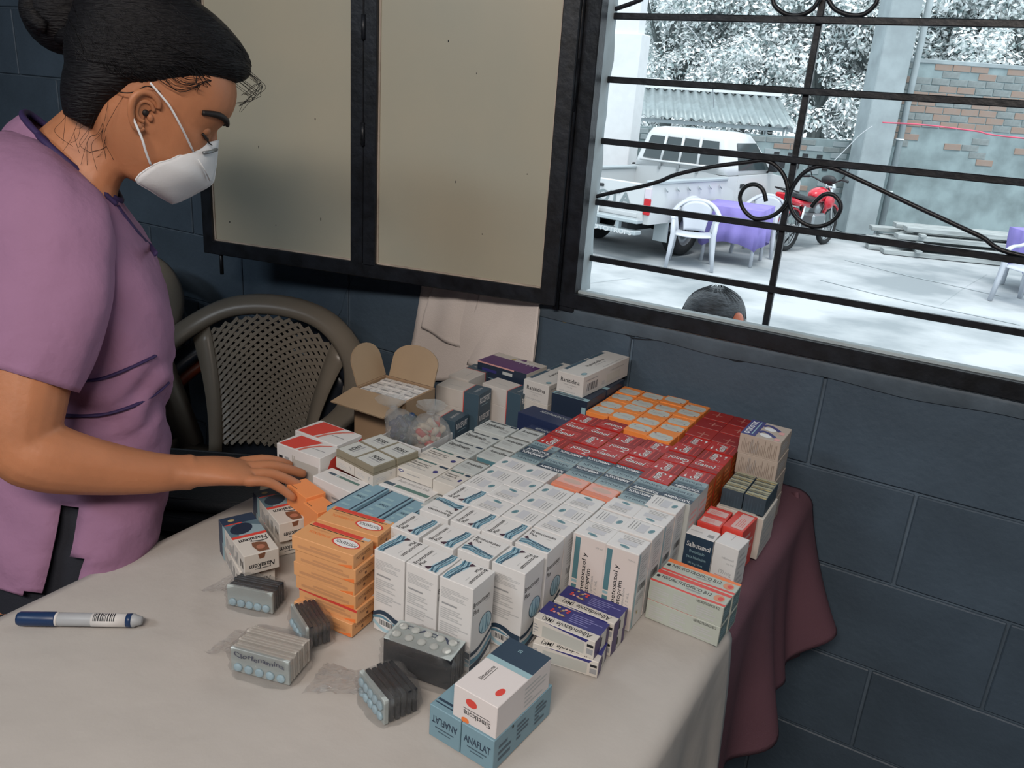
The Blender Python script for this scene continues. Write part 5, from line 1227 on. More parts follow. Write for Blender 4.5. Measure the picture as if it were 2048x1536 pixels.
# eye, lid, lashes, brow
for s in (1, -1):
    b = MB(); b.sphere(hp(.0785, s*.033, .0165), .0125, M_eye, 14, 10); ey = wpart('eye', b)
    b = MB(); b.sphere(hp(.0792, s*.033, .0180), .0138, M_skin, 14, 10); wpart('eyelid', b)
    b = MB(); q = bez([hp(.082, s*.0475, .0110), hp(.0885, s*.0425, .0080), hp(.0930, s*.034, .0070), hp(.0930, s*.024, .0085)], 5); b.tube(q, .0021, M_lash, 6)
    for i in range(2, len(q), 2):
        p = q[i]; b.tube([p, p+F_*.006-U_*.005+S_*s*.001, p+F_*.010-U_*.005], [.0007,.0005,.0002], M_lash, 4)
    wpart('eyelashes', b)
    b = MB(); q = bez([hp(.068, s*.0640, .038), hp(.090, s*.0525, .046), hp(.105, s*.036, .045), hp(.1128, s*.016, .040)], 6); b.tube(q, [.0022+.0028*math.sin(math.pi*(.15+.75*i/(len(q)-1))) for i in range(len(q))], M_lash, 8); wpart('eyebrow', b)
# hair: a cap drawn back to a bun, with loose strands
b = MB(); rings = []
HH = [(.012,-.030,-.112,.062),(.028,.000,-.120,.077),(.046,.028,-.125,.085),(.066,.054,-.128,.089),(.086,.080,-.130,.090),(.106,.104,-.129,.089),(.122,.114,-.126,.087),(.140,.108,-.118,.081),(.158,.086,-.100,.068),(.173,.046,-.066,.045),(.180,-.005,-.030,.016)]
b.loft(dens([head_ring(u, f, k, w_, 44, 2.2) for u, f, k, w_ in HH], 3), M_hair)
low = [(-.055,-.042,-.088,.040),(-.035,-.034,-.100,.052),(-.012,-.026,-.108,.062),(.012,-.012,-.112,.074),(.035,.0,-.112,.078)]
b.loft(dens([head_ring(u, f, k, w_, 44, 2.2) for u, f, k, w_ in low], 3), M_hair)
hr = wpart('hair', b)
md = hr.modifiers.new('remesh', 'REMESH'); md.mode = 'VOXEL'; md.voxel_size = .004; md.use_smooth_shade = True
md = hr.modifiers.new('smooth', 'SMOOTH'); md.factor = .5; md.iterations = 3
b = MB(); bc = at(128, 28, 1.22); R_ = random.Random(2)
b.sphere(bc, .058, M_hair, 20, 14)
for k in range(7):
    a0 = k*.9; b.tube([bc+(CR*math.cos(a)*.8+CU*math.sin(a)*.62)*(.060-.0008*i)+VD*(.030*math.sin(a*1.0+k)-.02) for i, a in enumerate([a0+.22*j for j in range(16)])], [.010+.006*math.sin(math.pi*j/15) for j in range(16)], M_hair, 10)
wpart('bun', b)
b = MB(); b.tube([at(172,62,1.20), at(182,40,1.17), at(188,15,1.17), at(186,-12,1.20)], .0035, mat('hair_tie_brown', (.20,.07,.04), .6), 8); wpart('hair_tie', b)
b = MB()
def strand(pts, r=.0005): b.tube(bez([hp(*p) for p in pts], 6), r, M_hair, 4, caps=False)
R_ = random.Random(5)
for k in range(24):                          # strands over the temple and the flyaways at the hairline
    s0 = R_.uniform(.030,.076); u0 = R_.uniform(.050,.085)
    strand([(.094+R_.uniform(-.012,.004)-(s0-.03)*.9, s0*.97, .092+u0*.18-(s0-.03)*1.0), (.075-(s0-.03)*.7, s0+.014, .100-(s0-.03)*.7), (.02, .084, .075+R_.uniform(-.03,.02)), (-.05, .082, .08+R_.uniform(-.03,.02))], R_.uniform(.0003,.0006))
for k in range(16):
    s0 = R_.uniform(-.03,.05); u0 = R_.uniform(.100,.135); x0 = .122-abs(u0-.118)*.4
    strand([(x0-.02, s0, u0), (x0+.008+R_.uniform(0,.006), s0+R_.uniform(-.01,.01), u0-.006), (x0+.008+R_.uniform(-.006,.006), s0+R_.uniform(-.015,.015), u0-.018+R_.uniform(-.01,.008)), (x0-.004+R_.uniform(-.006,.010), s0+R_.uniform(-.02,.02), u0-.030+R_.uniform(-.012,.008))], .00035)
for k in range(14):                          # nape
    x0 = R_.uniform(-.095,-.030); s0 = R_.uniform(.040,.066)
    strand([(x0, s0, R_.uniform(-.02,.03)), (x0+R_.uniform(-.005,.012), s0+.004, -.05), (x0+R_.uniform(-.004,.022), s0-.002, -.072+R_.uniform(-.01,.01)), (x0+R_.uniform(0,.03), s0-.010, -.092+R_.uniform(-.02,.015))], .00028)
strand([(.006,.078,.036),(-.012,.084,.034),(-.024,.084,.018),(-.038,.080,.010),(-.052,.076,.010)], .0008)
wpart('loose_strands', b)
# combed strands over the cap, drawn from the hairline back to the bun
from mathutils.bvhtree import BVHTree as BT_
cap = dens([head_ring(u, f, k, w_, 44, 2.2) for u, f, k, w_ in HH], 3); nn_ = 44
bv = BT_.FromPolygons([p for r in cap for p in r], [(i*nn_+k, i*nn_+(k+1) % nn_, (i+1)*nn_+(k+1) % nn_, (i+1)*nn_+k) for i in range(len(cap)-1) for k in range(nn_)])
b = MB(); R_ = random.Random(8); bunp = at(170, 45, 1.20)
starts = bez([hp(.108,.020,.108), hp(.096,.050,.104), hp(.062,.074,.078), hp(.030,.082,.052), hp(.0,.080,.030), hp(-.03,.078,.018), hp(-.06,.070,.012), hp(-.09,.05,.010)], 8)
for k in range(420):
    a_ = R_.random(); i_ = a_*(len(starts)-1); s0_ = starts[int(i_)].lerp(starts[min(int(i_)+1, len(starts)-1)], i_ % 1)+U_*R_.uniform(-.002,.05)+F_*R_.uniform(-.004,.004)
    e0 = bunp+V(R_.gauss(0,.016), R_.gauss(0,.016), R_.gauss(0,.02)); q = []
    for j in range(12):
        t = j/11; p_ = s0_.lerp(e0, t)+S_*(.05*math.sin(math.pi*t)); h_ = bv.find_nearest(p_)
        q.append(h_[0]+h_[1]*0+(p_-h_[0]).normalized()*.0006)
    b.tube(q, [.0004]+[R_.uniform(.0008,.0014)]*10+[.0005], M_hair, 5, caps=False)
wpart('combed_strands', b)
# respirator: two folded halves meeting in a ridge
def mk(px, py, s):                           # pixel on the plane s metres towards the camera from the middle of the head
    o_ = HC+S_*s; r = ray(px, py); t = (o_-CAMPOS).dot(S_)/r.dot(S_); return CAMPOS+r*t
ridge = bez([mk(px, py, 0.) for px, py in ((436,281),(434,312),(430,342),(424,367),(395,385),(362,402),(345,407))], 4)
N = len(ridge)
for s in (1, -1):
    def sp(px, py, w_): return HC+(mk(px, py, .0)-HC)+S_*(w_*s)
    edge = bez([mk(436,281,0.)+S_*(.004*s), sp(412,284,.026), sp(376,293,.046), sp(335,312,.060), sp(302,321,.067), sp(266,350,.064), sp(296,374,.045), sp(326,395,.022), mk(345,407,0.)+S_*(.003*s)], 3)
    E_ = [edge[round(i*(len(edge)-1)/(N-1))] for i in range(N)]
    P = []
    for i in range(N):
        row = []
        for j in range(13):
            t = j/12; p = ridge[i].lerp(E_[i], t); bl = math.sin(math.pi*t)*math.sin(math.pi*i/(N-1)); row.append(p+S_*(s*.016*bl)+F_*(.004*bl))
        P.append(row)
    b = MB(); b.grid(P, M_mask)
    if s == 1: ms = wpart('respirator', b, sol=.0016)
    else: wpart('respirator_half', b, sol=.0016)
    b = MB(); b.tube(edge, .0013, M_mask, 6); wpart('respirator_seam', b)
    if s == 1:
        b = MB(); b.tube(bez([sp(378,297,.050), sp(352,250,.077), sp(330,212,.086), sp(316,194,.087), hp(-.010,.083,.040)], 5), .0019, M_mask, 6, flat=.5); wpart('ear_loop', b)
        b = MB(); b.tube(bez([sp(294,321,.070), sp(284,296,.080), sp(275,268,.086), hp(-.014,.084,-.012)], 5), .0019, M_mask, 6, flat=.5); wpart('ear_loop', b)
        b = MB(); b.tube([sp(399,301,.046), sp(415,300,.036), sp(430,297,.017)], .0026, M_clip, 6); wpart('nose_clip', b)
        b = MB(); b.tube([sp(388,313,.052), sp(403,335,.040), sp(416,358,.022)], .0012, M_mask, 6); wpart('respirator_seam', b)
b = MB(); b.tube(ridge, .0012, M_mask, 6); wpart('respirator_seam', b)
# scrub top: trunk
def fold(p, k=1.): return p+VD*(k*(.006*noise.noise(p*9)+.003*noise.noise(p*21)))
TR = [ring2((-85,1035),(300,1085),1.345,.200), ring2((-80,1000),(318,1040),1.345,.198), ring2((-72,955),(331,990),1.34,.192), ring2((-62,910),(343,912),1.335,.180), ring2((-52,845),(334,850),1.33,.168), ring2((-46,790),(334,800),1.33,.166), ring2((-42,735),(337,755),1.325,.168), ring2((-40,640),(345,690),1.32,.176), ring2((-42,540),(338,600),1.31,.184), ring2((-45,430),(308,510),1.30,.186), ring2((-30,340),(276,452),1.285,.165), ring2((10,268),(256,420),1.27,.125), ring2((44,222),(246,402),1.255,.082)]
b = MB(); G_ = dens(TR, 6); n = len(G_[0])
def proj(p):
    q = p-CAMPOS; return 1024+FPX*q.dot(CR)/q.dot(CF), 768-FPX*q.dot(CU)/q.dot(CF)
def wr(p, r_i):
    z = p.z-EYE; q = p.copy(); d = 0
    d += .007*noise.noise(V(p.x*9+p.z*5, p.y*9, p.z*9))+.005*noise.noise(V(p.x*20+p.z*14, p.y*20, p.z*22))+.002*noise.noise(V(p.x*50, p.y*50, p.z*50))
    y_ = r_i/len(G_)
    x2, y2 = proj(p); d += .0055*math.sin((y2-.75*x2)/19+2.5*noise.noise(p*6))*(.35+.65*max(0, noise.noise(p*4+V(7,0,0))))
    if .40 < y_ < .58: d += .0052*math.sin(70*math.atan2(p.y-.70, p.x+1.2))            # gathers at the waist
    return d
G2 = []
for i, r in enumerate(G_):
    c = sum(r, V(0,0,0))/n; G2.append([p+(p-c).normalized()*wr(p, i) for p in r])
def proj(p):
    q = p-CAMPOS; return 1024+FPX*q.dot(CR)/q.dot(CF), 768-FPX*q.dot(CU)/q.dot(CF)
fs_ = []
for i in range(len(G2)-1):
    for k in range(n):
        q = (i*n+k, i*n+(k+1) % n, (i+1)*n+(k+1) % n, (i+1)*n+k); c = (G2[i][k]+G2[i+1][(k+1) % n])/2; x_, y_ = proj(c); ctr = sum(G2[i], V(0,0,0))/n
        if (c-ctr).dot(VD) < 0 and y_ > 985 and 150-(y_-985)*.42 < x_ < 152+(y_-985)*.02: continue      # side slit
        fs_.append(q)
b.add([p for r in G2 for p in r], fs_, M_scrub, True); top = wpart('scrub_top', b, sol=.002)
# slit at the hem shows as two tails; dark trims
def trim(name, pts, w_, M_=M_trim, d=1.155, flat=.35):
    b = MB(); b.tube(bez([at(px, py, dd) for px, py, dd in pts], 5), w_, M_, 8, flat=None); return wpart(name, b)
col = G2[-1]
b = MB(); b.tube([p for p in col], .0050, M_trim, 8, closed=True); wpart('collar_trim', b)
def on_trunk(px, py, lift=.002):             # point on the trunk surface facing the camera
    from mathutils.bvhtree import BVHTree
    global _bvh
    if '_bvh' not in globals():
        V_ = [p for r in G2 for p in r]; Fs = [(i*n+k, i*n+(k+1) % n, (i+1)*n+(k+1) % n, (i+1)*n+k) for i in range(len(G2)-1) for k in range(n)]
        _bvh = BVHTree.FromPolygons(V_, Fs)
    r = ray(px, py); h = _bvh.ray_cast(CAMPOS, r.normalized())
    return (h[0]-r.normalized()*lift) if h[0] else at(px, py, 1.2)
for nm, pts, w_ in (('waist_trim', [(130,768),(160,762),(200,758),(250,740),(290,722),(310,712)], .0048), ('waist_trim', [(120,830),(160,832),(210,828),(265,812),(310,788),(336,765)], .0048), ('yoke_trim', [(235,412),(262,448),(285,476),(300,492),(312,508)], .0045)):
    b = MB(); b.tube(bez([on_trunk(*p) for p in pts], 4), w_, M_trim, 8, flat=.5); wpart(nm, b)
# sleeve over the near shoulder
SL = [(20,300,1.22,.040),(28,345,1.19,.066),(52,400,1.16,.084),(88,460,1.13,.092),(92,540,1.12,.0885),(90,615,1.11,.086),(72,685,1.10,.080),(46,752,1.092,.074)]
Q, rr = limb(SL); b = MB(); rings = []
ax0 = None
for i, p in enumerate(Q):
    t = (Q[min(i+1, len(Q)-1)]-Q[max(i-1, 0)]).normalized(); u = (CR-t*CR.dot(t)).normalized(); v = t.cross(u)
    if i > len(Q)*.8: pass
    ring = []
    for k in range(36):
        a = 2*math.pi*k/36; fl_ = i/len(Q); d = rr[i]*(1+.030*math.sin(4*a+i*.28+2*noise.noise(V(a, i*.2, 0)))*fl_+.018*math.sin(9*a-i*.5)*fl_*fl_+.07*noise.noise(V(math.cos(a)*2, math.sin(a)*2, i*.14))+.05*noise.noise(V(math.cos(a)*4+i*.12, math.sin(a)*4, i*.10)))
        ring.append(p+u*math.cos(a)*d*.98+v*math.sin(a)*d*.80)
    rings.append(ring)
b.loft(rings, M_scrub, caps=(True, False)); wpart('sleeve', b, sol=.002)
from mathutils.bvhtree import BVHTree as BT2
_v = [p for r in rings for p in r]; _fs = [(i*36+k, i*36+(k+1) % 36, (i+1)*36+(k+1) % 36, (i+1)*36+k) for i in range(len(rings)-1) for k in range(36)]
_o2 = len(_v); _v += [p for r in G2 for p in r]; _fs += [tuple(_o2+q for q in (i*n+k, i*n+(k+1) % n, (i+1)*n+(k+1) % n, (i+1)*n+k)) for i in range(len(G2)-1) for k in range(n)]
_bt = BT2.FromPolygons(_v, _fs); pts = []
for px, py in ((52,226),(58,246),(78,272),(108,300),(140,328),(172,355),(204,384),(232,410)):
    r = ray(px, py).normalized(); h = _bt.ray_cast(CAMPOS, r)
    if h[0]: pts.append(h[0]-r*.003)
b = MB(); b.tube(bez(pts, 4), .0052, M_trim, 8); wpart('collar_trim', b)
Q, rr = limb([(60,330,1.36,.07),(85,420,1.42,.082),(105,520,1.45,.080),(130,620,1.46,.074),(140,680,1.46,.07)]); b = MB(); b.tube(Q, rr, M_scrub, 20, caps=False); wpart('sleeve', b, sol=.002)
# trousers and shoes
b = MB(); b.loft(dens([ring2((-70,1260),(262,1230),1.365,.185), ring2((-66,1180),(276,1150),1.36,.187), ring2((-62,1090),(290,1070),1.352,.186), ring2((-58,990),(305,990),1.345,.178), ring2((-50,880),(304,890),1.335,.160)], 2), M_pants, caps=(False, False))
for s in (1, -1):
    h0 = hipc+sy*(.088*s); an = V(h0.x, h0.y, .05)-fy*.02
    b.tube([h0+V(0,0,.02), h0.lerp(an, .3), h0.lerp(an, .6), an], [.118,.106,.088,.072], M_pants, 20)
wpart('trousers', b)
for s in (1, -1):
    b = MB(); h0 = hipc+sy*(.088*s); b.sphere(V(h0.x, h0.y, .045)+fy*.05, (.065,.065,.045), M_shoe, 16, 10); wpart('shoe', b)
# ================================================================== armchairs inside
M_taupe = mat('taupe_plastic', (.175,.155,.125), .34, var=.06, vscale=6); M_dkpl = mat('dark_plastic', (.012,.016,.024), .3); M_rdpl = mat('brick_red_plastic', (.22,.045,.018), .35)
CX, CY, CA = -1.437, 1.165, math.radians(19)
armchair('plastic_armchair', (CX-.012, CY+.032, 0), CA, M_rdpl, False, 'brick red plastic armchair at the bottom of the stack beside the table', 'stacked armchairs beside the table')
armchair('plastic_armchair', (CX-.006, CY+.016, .035), CA, M_dkpl, False, 'black plastic armchair in the middle of the stack beside the table', 'stacked armchairs beside the table')
armchair('plastic_armchair', (CX, CY, .105), CA, M_taupe, True, 'taupe plastic armchair with latticed back on top of the stack', 'stacked armchairs beside the table')
armchair('plastic_armchair', (-2.06, 1.14, 0), math.radians(8), M_dkpl, False, 'black plastic armchair at the bottom behind the woman', 'stacked armchairs beside the table')
armchair('plastic_armchair', (-2.05, 1.13, .065), math.radians(8), M_dkpl, False, 'black plastic armchair under the taupe one behind the woman', 'stacked armchairs beside the table')
armchair('plastic_armchair', (-2.04, 1.11, .150), math.radians(8), M_taupe, True, 'taupe plastic armchair half hidden behind the woman', 'stacked armchairs beside the table')
# black soft case lying on the top seat
M_case = mat('black_nylon', (.024,.030,.038), .6, bump=.5, bscale=250)
def case(loc, rz, L_, W_, H_, label):
    P = []; rings = []
    for i, (t, k) in enumerate(((0,.90),(.25,1.),(.75,1.),(1,.93))):
        rings.append([V(L_/2*k*math.copysign(abs(math.cos(a))**.35, math.cos(a)), W_/2*k*math.copysign(abs(math.sin(a))**.35, math.sin(a)), H_*t+.004*noise.noise(V(math.cos(a)*3, math.sin(a)*3, t))) for a in [2*math.pi*q/40 for q in range(40)]])
    b = MB(); b.loft(rings, M_case); o = b.build('laptop_case'); o.location = loc; o.rotation_euler = (math.radians(-3), 0, rz); tag(o, label, 'case', 'black cases on the chair')
    b = MB(); b.tube([V(.46*L_*math.copysign(abs(math.cos(a))**.35, math.cos(a)), .46*W_*math.copysign(abs(math.sin(a))**.35, math.sin(a)), H_*.98) for a in [2*math.pi*q/40 for q in range(40)]], .003, M_case, 6, closed=True); b.build('zip_edge', o)
    b = MB(); b.tube(bez([V(-.08,-.03,H_+.002), V(-.06,.01,H_+.014), V(.06,.02,H_+.014), V(.09,-.02,H_+.002)], 6), .007, M_case, 8, flat=.5); b.build('handle', o)
case((CX+.035, CY-.10, .105+.437), CA+math.radians(4), .40, .30, .035, 'black soft case lying lower on the taupe armchair seat')
case((CX+.03, CY-.085, .105+.473), CA+math.radians(9), .40, .28, .03, 'black soft case with handle lying on top on the armchair seat')
# ================================================================== loose things on the table
# ---- marker pen
A = onz(36, 1237, -.6855); B_ = onz(284, 1241, -.6855); d = (B_-A); L_ = d.length; ux = d.normalized(); rz = math.atan2(ux.y, ux.x)
M_cap = mat('pen_cap_blue', (.012,.035,.10), .35); M_bar = mat('pen_barrel_grey', (.36,.38,.40), .4); M_lab = mat('pen_label_white', (.62,.61,.60), .5)
pen = empty('marker_pen', A, rz, 'blue capped marker pen lying at the left end of the table', 'marker')
def lathe(prof, M_, n=18):
    b = MB(); b.loft([[V(x, r*math.cos(a), r*math.sin(a)) for a in [2*math.pi*k/n for k in range(n)]] for x, r in prof], M_); return b
lathe([(0,.0078),(.003,.0092),(L_*.30,.0094),(L_*.31,.0088)], M_cap).build('cap', pen); lathe([(L_*.31,.0080),(L_*.33,.0082),(L_*.335,.0088),(L_*.94,.0088),(L_*.96,.0070),(L_,.0052)], M_bar).build('barrel', pen)
lb = lathe([(L_*.60,.00895),(L_*.88,.00895)], M_lab); lb.build('label', pen); lathe([(L_*.30,.0089),(L_*.325,.0089)], M_lab).build('collar', pen); lathe([(L_*.88,.0090),(L_*.925,.0090)], M_cap).build('label_band', pen)
b = MB(); x = L_*.62; R_ = random.Random(4)
while x < L_*.80:
    w_ = R_.uniform(.0006,.0018); P = [[V(xx, -.0091*math.sin(a), .0091*math.cos(a)) for a in [math.radians(q) for q in range(-10, 80, 15)]] for xx in (x, x+w_)]; b.grid(P, DK, False); x += w_+R_.uniform(.0008,.0016)
b.build('barcode', pen)
# ---- blister packs in clear bags
M_foil = mat('blister_foil', (.36,.38,.39), .3, metal=.5); M_clear = mat('blister_plastic', (.42,.48,.48), .15); M_tab = mat('tablet_pale_blue', (.40,.58,.68), .3); M_tabw = mat('tablet_white', (.62,.66,.64), .35); M_dkf = mat('dark_foil', (.014,.018,.026), .3, metal=.3); M_ink = mat('blue_marker_ink', (.012,.03,.10), .5); M_cardw = mat('pale_card', (.50,.48,.44), .6)
M_bag = bpy.data.materials.new('clear_bag'); M_bag.use_nodes = True
_t = M_bag.node_tree; _t.nodes.clear(); N_ = _t.nodes.new
_o = N_('ShaderNodeOutputMaterial'); _m1 = N_('ShaderNodeMixShader'); _m2 = N_('ShaderNodeMixShader'); _tr = N_('ShaderNodeBsdfTransparent'); _gl = N_('ShaderNodeBsdfGlossy'); _df = N_('ShaderNodeBsdfDiffuse'); _fr = N_('ShaderNodeFresnel'); _ml = N_('ShaderNodeMath'); _ml.operation = 'MULTIPLY'; _ml.inputs[1].default_value = .55
_fr.inputs['IOR'].default_value = 1.35; _gl.inputs['Roughness'].default_value = .06; _df.inputs['Color'].default_value = (.85,.87,.86,1); _m1.inputs['Fac'].default_value = .035
_nz = N_('ShaderNodeTexNoise'); _nz.inputs['Scale'].default_value = 60; _nz.inputs['Detail'].default_value = 4; _bp = N_('ShaderNodeBump'); _bp.inputs['Strength'].default_value = 1.; _bp.inputs['Distance'].default_value = .012
for a_, b_ in ((_nz.outputs['Fac'], _bp.inputs['Height']), (_bp.outputs['Normal'], _gl.inputs['Normal']), (_bp.outputs['Normal'], _fr.inputs['Normal']), (_fr.outputs['Fac'], _ml.inputs[0]), (_ml.outputs[0], _m2.inputs['Fac']), (_tr.outputs[0], _m1.inputs[1]), (_df.outputs[0], _m1.inputs[2]), (_m1.outputs[0], _m2.inputs[1]), (_gl.outputs[0], _m2.inputs[2]), (_m2.outputs[0], _o.inputs['Surface'])): _t.links.new(a_, b_)
def bag(parent, c, sx, sy, sz, seed, tail=None):
    """thin crumpled clear film around a pack; tail = (direction angle, length)"""
    b = MB(); rings = []; n = 36
    for i in range(9):
        t = i/8; k = .55+.45*math.sin(math.pi*min(1, .25+t*.75)) if t < .9 else .5
        ring = []
        for q in range(n):
            a = 2*math.pi*q/n; ca, sa = math.cos(a), math.sin(a); s4 = (abs(ca)**4+abs(sa)**4)**-.25
            nz = 1+.10*noise.noise(V(ca*3+seed, sa*3, t*4))+.06*noise.noise(V(ca*9+seed, sa*9, t*9)); kk = (1.0 if t < .8 else 1-.35*(t-.8)/.2)
            ring.append(V(sx/2*ca*s4*nz*kk, sy/2*sa*s4*nz*kk, sz*t*(1+.05*noise.noise(V(ca*4, sa*4+seed, 2)))))
        rings.append(ring)
    b.loft(rings, M_bag, caps=(False, True)); o = b.build('clear_bag', parent); o.location = c
    if tail:
        a0, L_, w_ = tail; b = MB(); P = []
        for i in range(15):
            t = i/14; row = []
            for j in range(17):
                u = j/16-.5; l = L_*t; ww = w_*(.7+.5*t); h_ = .004+(1-t)*sz*.35+.010*abs(noise.noise(V(u*7+seed, t*5, 1)))+.005*abs(noise.noise(V(u*16, t*14+seed, 1)))
                row.append(V(math.cos(a0)*(sx*.35+l)-math.sin(a0)*u*ww, math.sin(a0)*(sx*.35+l)+math.cos(a0)*u*ww, h_))
            P.append(row)
        b.grid(P, M_bag); o2 = b.build('bag_tail', parent); o2.location = c
    return o
def pill_rows(parent, mx, w_, d_, rows, cols_, M_t, zt=.0):
    for r in range(rows):
        for c in range(cols_):
            x = -w_/2+w_*(c+.5)/cols_; y = -d_/2+d_*(r+.5)/rows
            if ('pill', M_t.name) not in _cart:
                b = MB(); b.loft([[V(rr*math.cos(a), rr*math.sin(a), z) for a in [2*math.pi*k/12 for k in range(12)]] for rr, z in ((.0058,0),(.0058,.0018),(.0048,.0030),(.0025,.0036))], M_t); o = b.build('tablet', parent); _cart[('pill', M_t.name)] = o.data
            else: o = link('tablet', _cart[('pill', M_t.name)], parent)
            o.matrix_local = mx @ Matrix.Translation((x, y, zt))
def blister_bundle(F, yaw, w_, d_, h, n, M_side, label, pills, word=None, tilt=0., tail=None, seed=1, zb=-.695):
    """stack of blister cards standing on edge, seen from the front"""
    a = math.radians(yaw); ux = V(math.cos(a), math.sin(a), 0); uy = V(-math.sin(a), math.cos(a), 0); c = V(F[0], F[1], 0)-ux*w_/2+uy*d_/2
    e = empty('blister_bundle', (c.x, c.y, EYE+zb), a, label, 'blister packs', 'bagged blister packs'); t = d_/n
    for k in range(n):
        b = MB(); y = -d_/2+t*k; dy = .12*h*0
        sh_ = tilt*(k/n)
        b.box((-w_/2+.0005*(k % 3), y+.0004, .002), (w_/2-.0005*(k % 2), y+t*.82, h-.001*(k % 3)), M_side if (k or pills == 'top') else M_clear, .0007); o = b.build('blister_card', e)
        if k == 0: front = o
    R90 = Matrix.Translation((0, -d_/2+.0002, h*.5)) @ Matrix.Rotation(math.radians(90), 4, 'X')
    if pills == 'front': pill_rows(e, R90, w_*.92, h*.80, 2, 5, M_tab)
    if pills == 'low': pill_rows(e, Matrix.Translation((0, -d_/2+.0002, h*.28)) @ Matrix.Rotation(math.radians(90), 4, 'X'), w_*.92, h*.36, 1, 5, M_tab)
    if pills == 'top': pill_rows(e, Matrix.Translation((0, 0, h+.0005)), w_*.92, d_*.85, 2, 5, M_tabw)
    if word:
        vs, fs, wd = text_geo(word[0], .015); k = w_*.86/wd; b = MB()
        if word[1] == 'front': b.add([V(p.x*k, -d_/2-.0008, h*.80+p.y*h*.20+.0012*math.sin(p.x*3)) for p in vs], fs, M_ink)
        else: b.add([V(-p.x*k, d_*.22-p.y*d_*.26, h+.0012) for p in vs], fs, M_ink)
        b.build('handwriting', e)
    bag(e, V(0, 0, -.0005), w_*1.16, d_*1.25+.006, h*1.12, seed, tail); return e
blister_bundle((-.610,.575), 15, .080, .052, .036, 9, M_cardw, 'bundle of pale blister cards with handwriting in a clear bag', 'low', ('Clorfenamina','front'), tail=(math.radians(170), .05, .05), seed=1)
b4 = blister_bundle((-.447,.680), 8, .095, .040, .048, 6, M_dkf, 'large bundle of dark blister cards with handwriting on its pale top', 'top', ('Alovax','top'), seed=4)
b = MB(); b.box((-.047,-.0205,.0465), (.047,.0205,.0485), M_clear, .0006); b.build('blister_card', b4)
blister_bundle((-.476,.590), -22, .062, .046, .036, 6, M_dkf, 'dark blister bundle in a clear bag with long loose end in front', 'front', None, tail=(math.radians(215), .075, .05), seed=7)
blister_bundle((-.642,.636), -26, .060, .034, .034, 6, M_dkf, 'dark blister bundle in a clear bag beside the peach stack', 'low', None, seed=9)
p = onz(545, 1225, -.69); blister_bundle((p.x, p.y), 18, .068, .036, .034, 6, M_dkf, 'dark blister bundle in a clear bag in front of the pill picture cartons', 'low', None, tail=(math.radians(160), .05, .06), seed=12)
# ---- open cardboard carton full of small white boxes
M_card = mat('corrugated_card', (.30,.205,.125), .8, var=.10, vscale=6); M_card2 = mat('corrugated_card_inner', (.34,.25,.16), .8, var=.08, vscale=6)
cw, cd, chh = .122, .098, .142; cx0, cy0 = -.933, 1.173
cbx = empty('cardboard_box', (cx0, cy0, EYE-.695), math.radians(2), 'open brown cardboard box full of small white boxes', 'box')
def cbp(name, lo, hi, M_): b = MB(); b.box(lo, hi, M_, .001); return b.build(name, cbx)
cbp('side', (-cw/2,-cd/2,0), (cw/2,-cd/2+.004,chh), M_card); cbp('side', (-cw/2,cd/2-.004,0), (cw/2,cd/2,chh), M_card); cbp('side', (-cw/2,-cd/2,0), (-cw/2+.004,cd/2,chh), M_card); cbp('side', (cw/2-.004,-cd/2,0), (cw/2,cd/2,chh), M_card); cbp('bottom', (-cw/2,-cd/2,0), (cw/2,cd/2,.004), M_card)
def flap_(name, pts, n_, up):                 # rounded flap as a thin curved sheet
    b = MB(); b.add(pts, [tuple(range(len(pts)))], M_card2); o = b.build(name, cbx); solidify(o, .003); return o
def rflap(A_, B2, upv, H_, rnd=.45):
    out = [A_, B2]; ax = B2-A_
    for k in range(13):
        a = math.pi*k/12; out.append(A_.lerp(B2, .5+.5*math.cos(a))+upv*(H_*(1-rnd)+H_*rnd*math.sin(a)))
    return out
flap_('flap', rflap(V(-cw/2,-cd/2+.01,chh), V(-cw/2,cd/2,chh), V(-.35,0,1).normalized(), .075), 0, 0)
flap_('flap', rflap(V(-cw/2+.01,cd/2,chh), V(cw/2-.005,cd/2,chh), V(.0,.35,1).normalized(), .072), 0, 0)
flap_('flap', [V(-cw/2,-cd/2,chh), V(cw/2,-cd/2,chh), V(cw/2-.012,-cd/2-.052,chh-.020), V(-cw/2-.014,-cd/2-.050,chh-.018)], 0, 0)
R_ = random.Random(6)
for i in range(4):
    for j in range(4):
        b = MB(); ww, dd = (cw-.012)/4, (cd-.012)/4; hh = chh-.006-.004; b.box((-ww/2+.0006,-dd/2+.0006,0), (ww/2-.0006,dd/2-.0006,hh), WH, .0008)
        b.box((-ww*.32,-dd*.25,hh), (ww*.30,-dd*.05,hh+.0003), GREY); b.box((ww*.1,dd*.1,hh), (ww*.2,dd*.35,hh+.0003), LG)
        o = b.build('small_box'); q = V(-cw/2+.006+ww*(i+.5), -cd/2+.006+dd*(j+.5), .0045+R_.uniform(0,.003)); c_, s_ = math.cos(math.radians(2)), math.sin(math.radians(2))
        o.location = (cx0+q.x*c_-q.y*s_, cy0+q.x*s_+q.y*c_, EYE-.695+q.z); o.rotation_euler.z = math.radians(2+R_.uniform(-.6,.6)); tag(o, 'small white box in the cardboard box, %s column from left, %s from front' % (ORD[i], ORD[j]), 'box', 'small white boxes in the cardboard box')
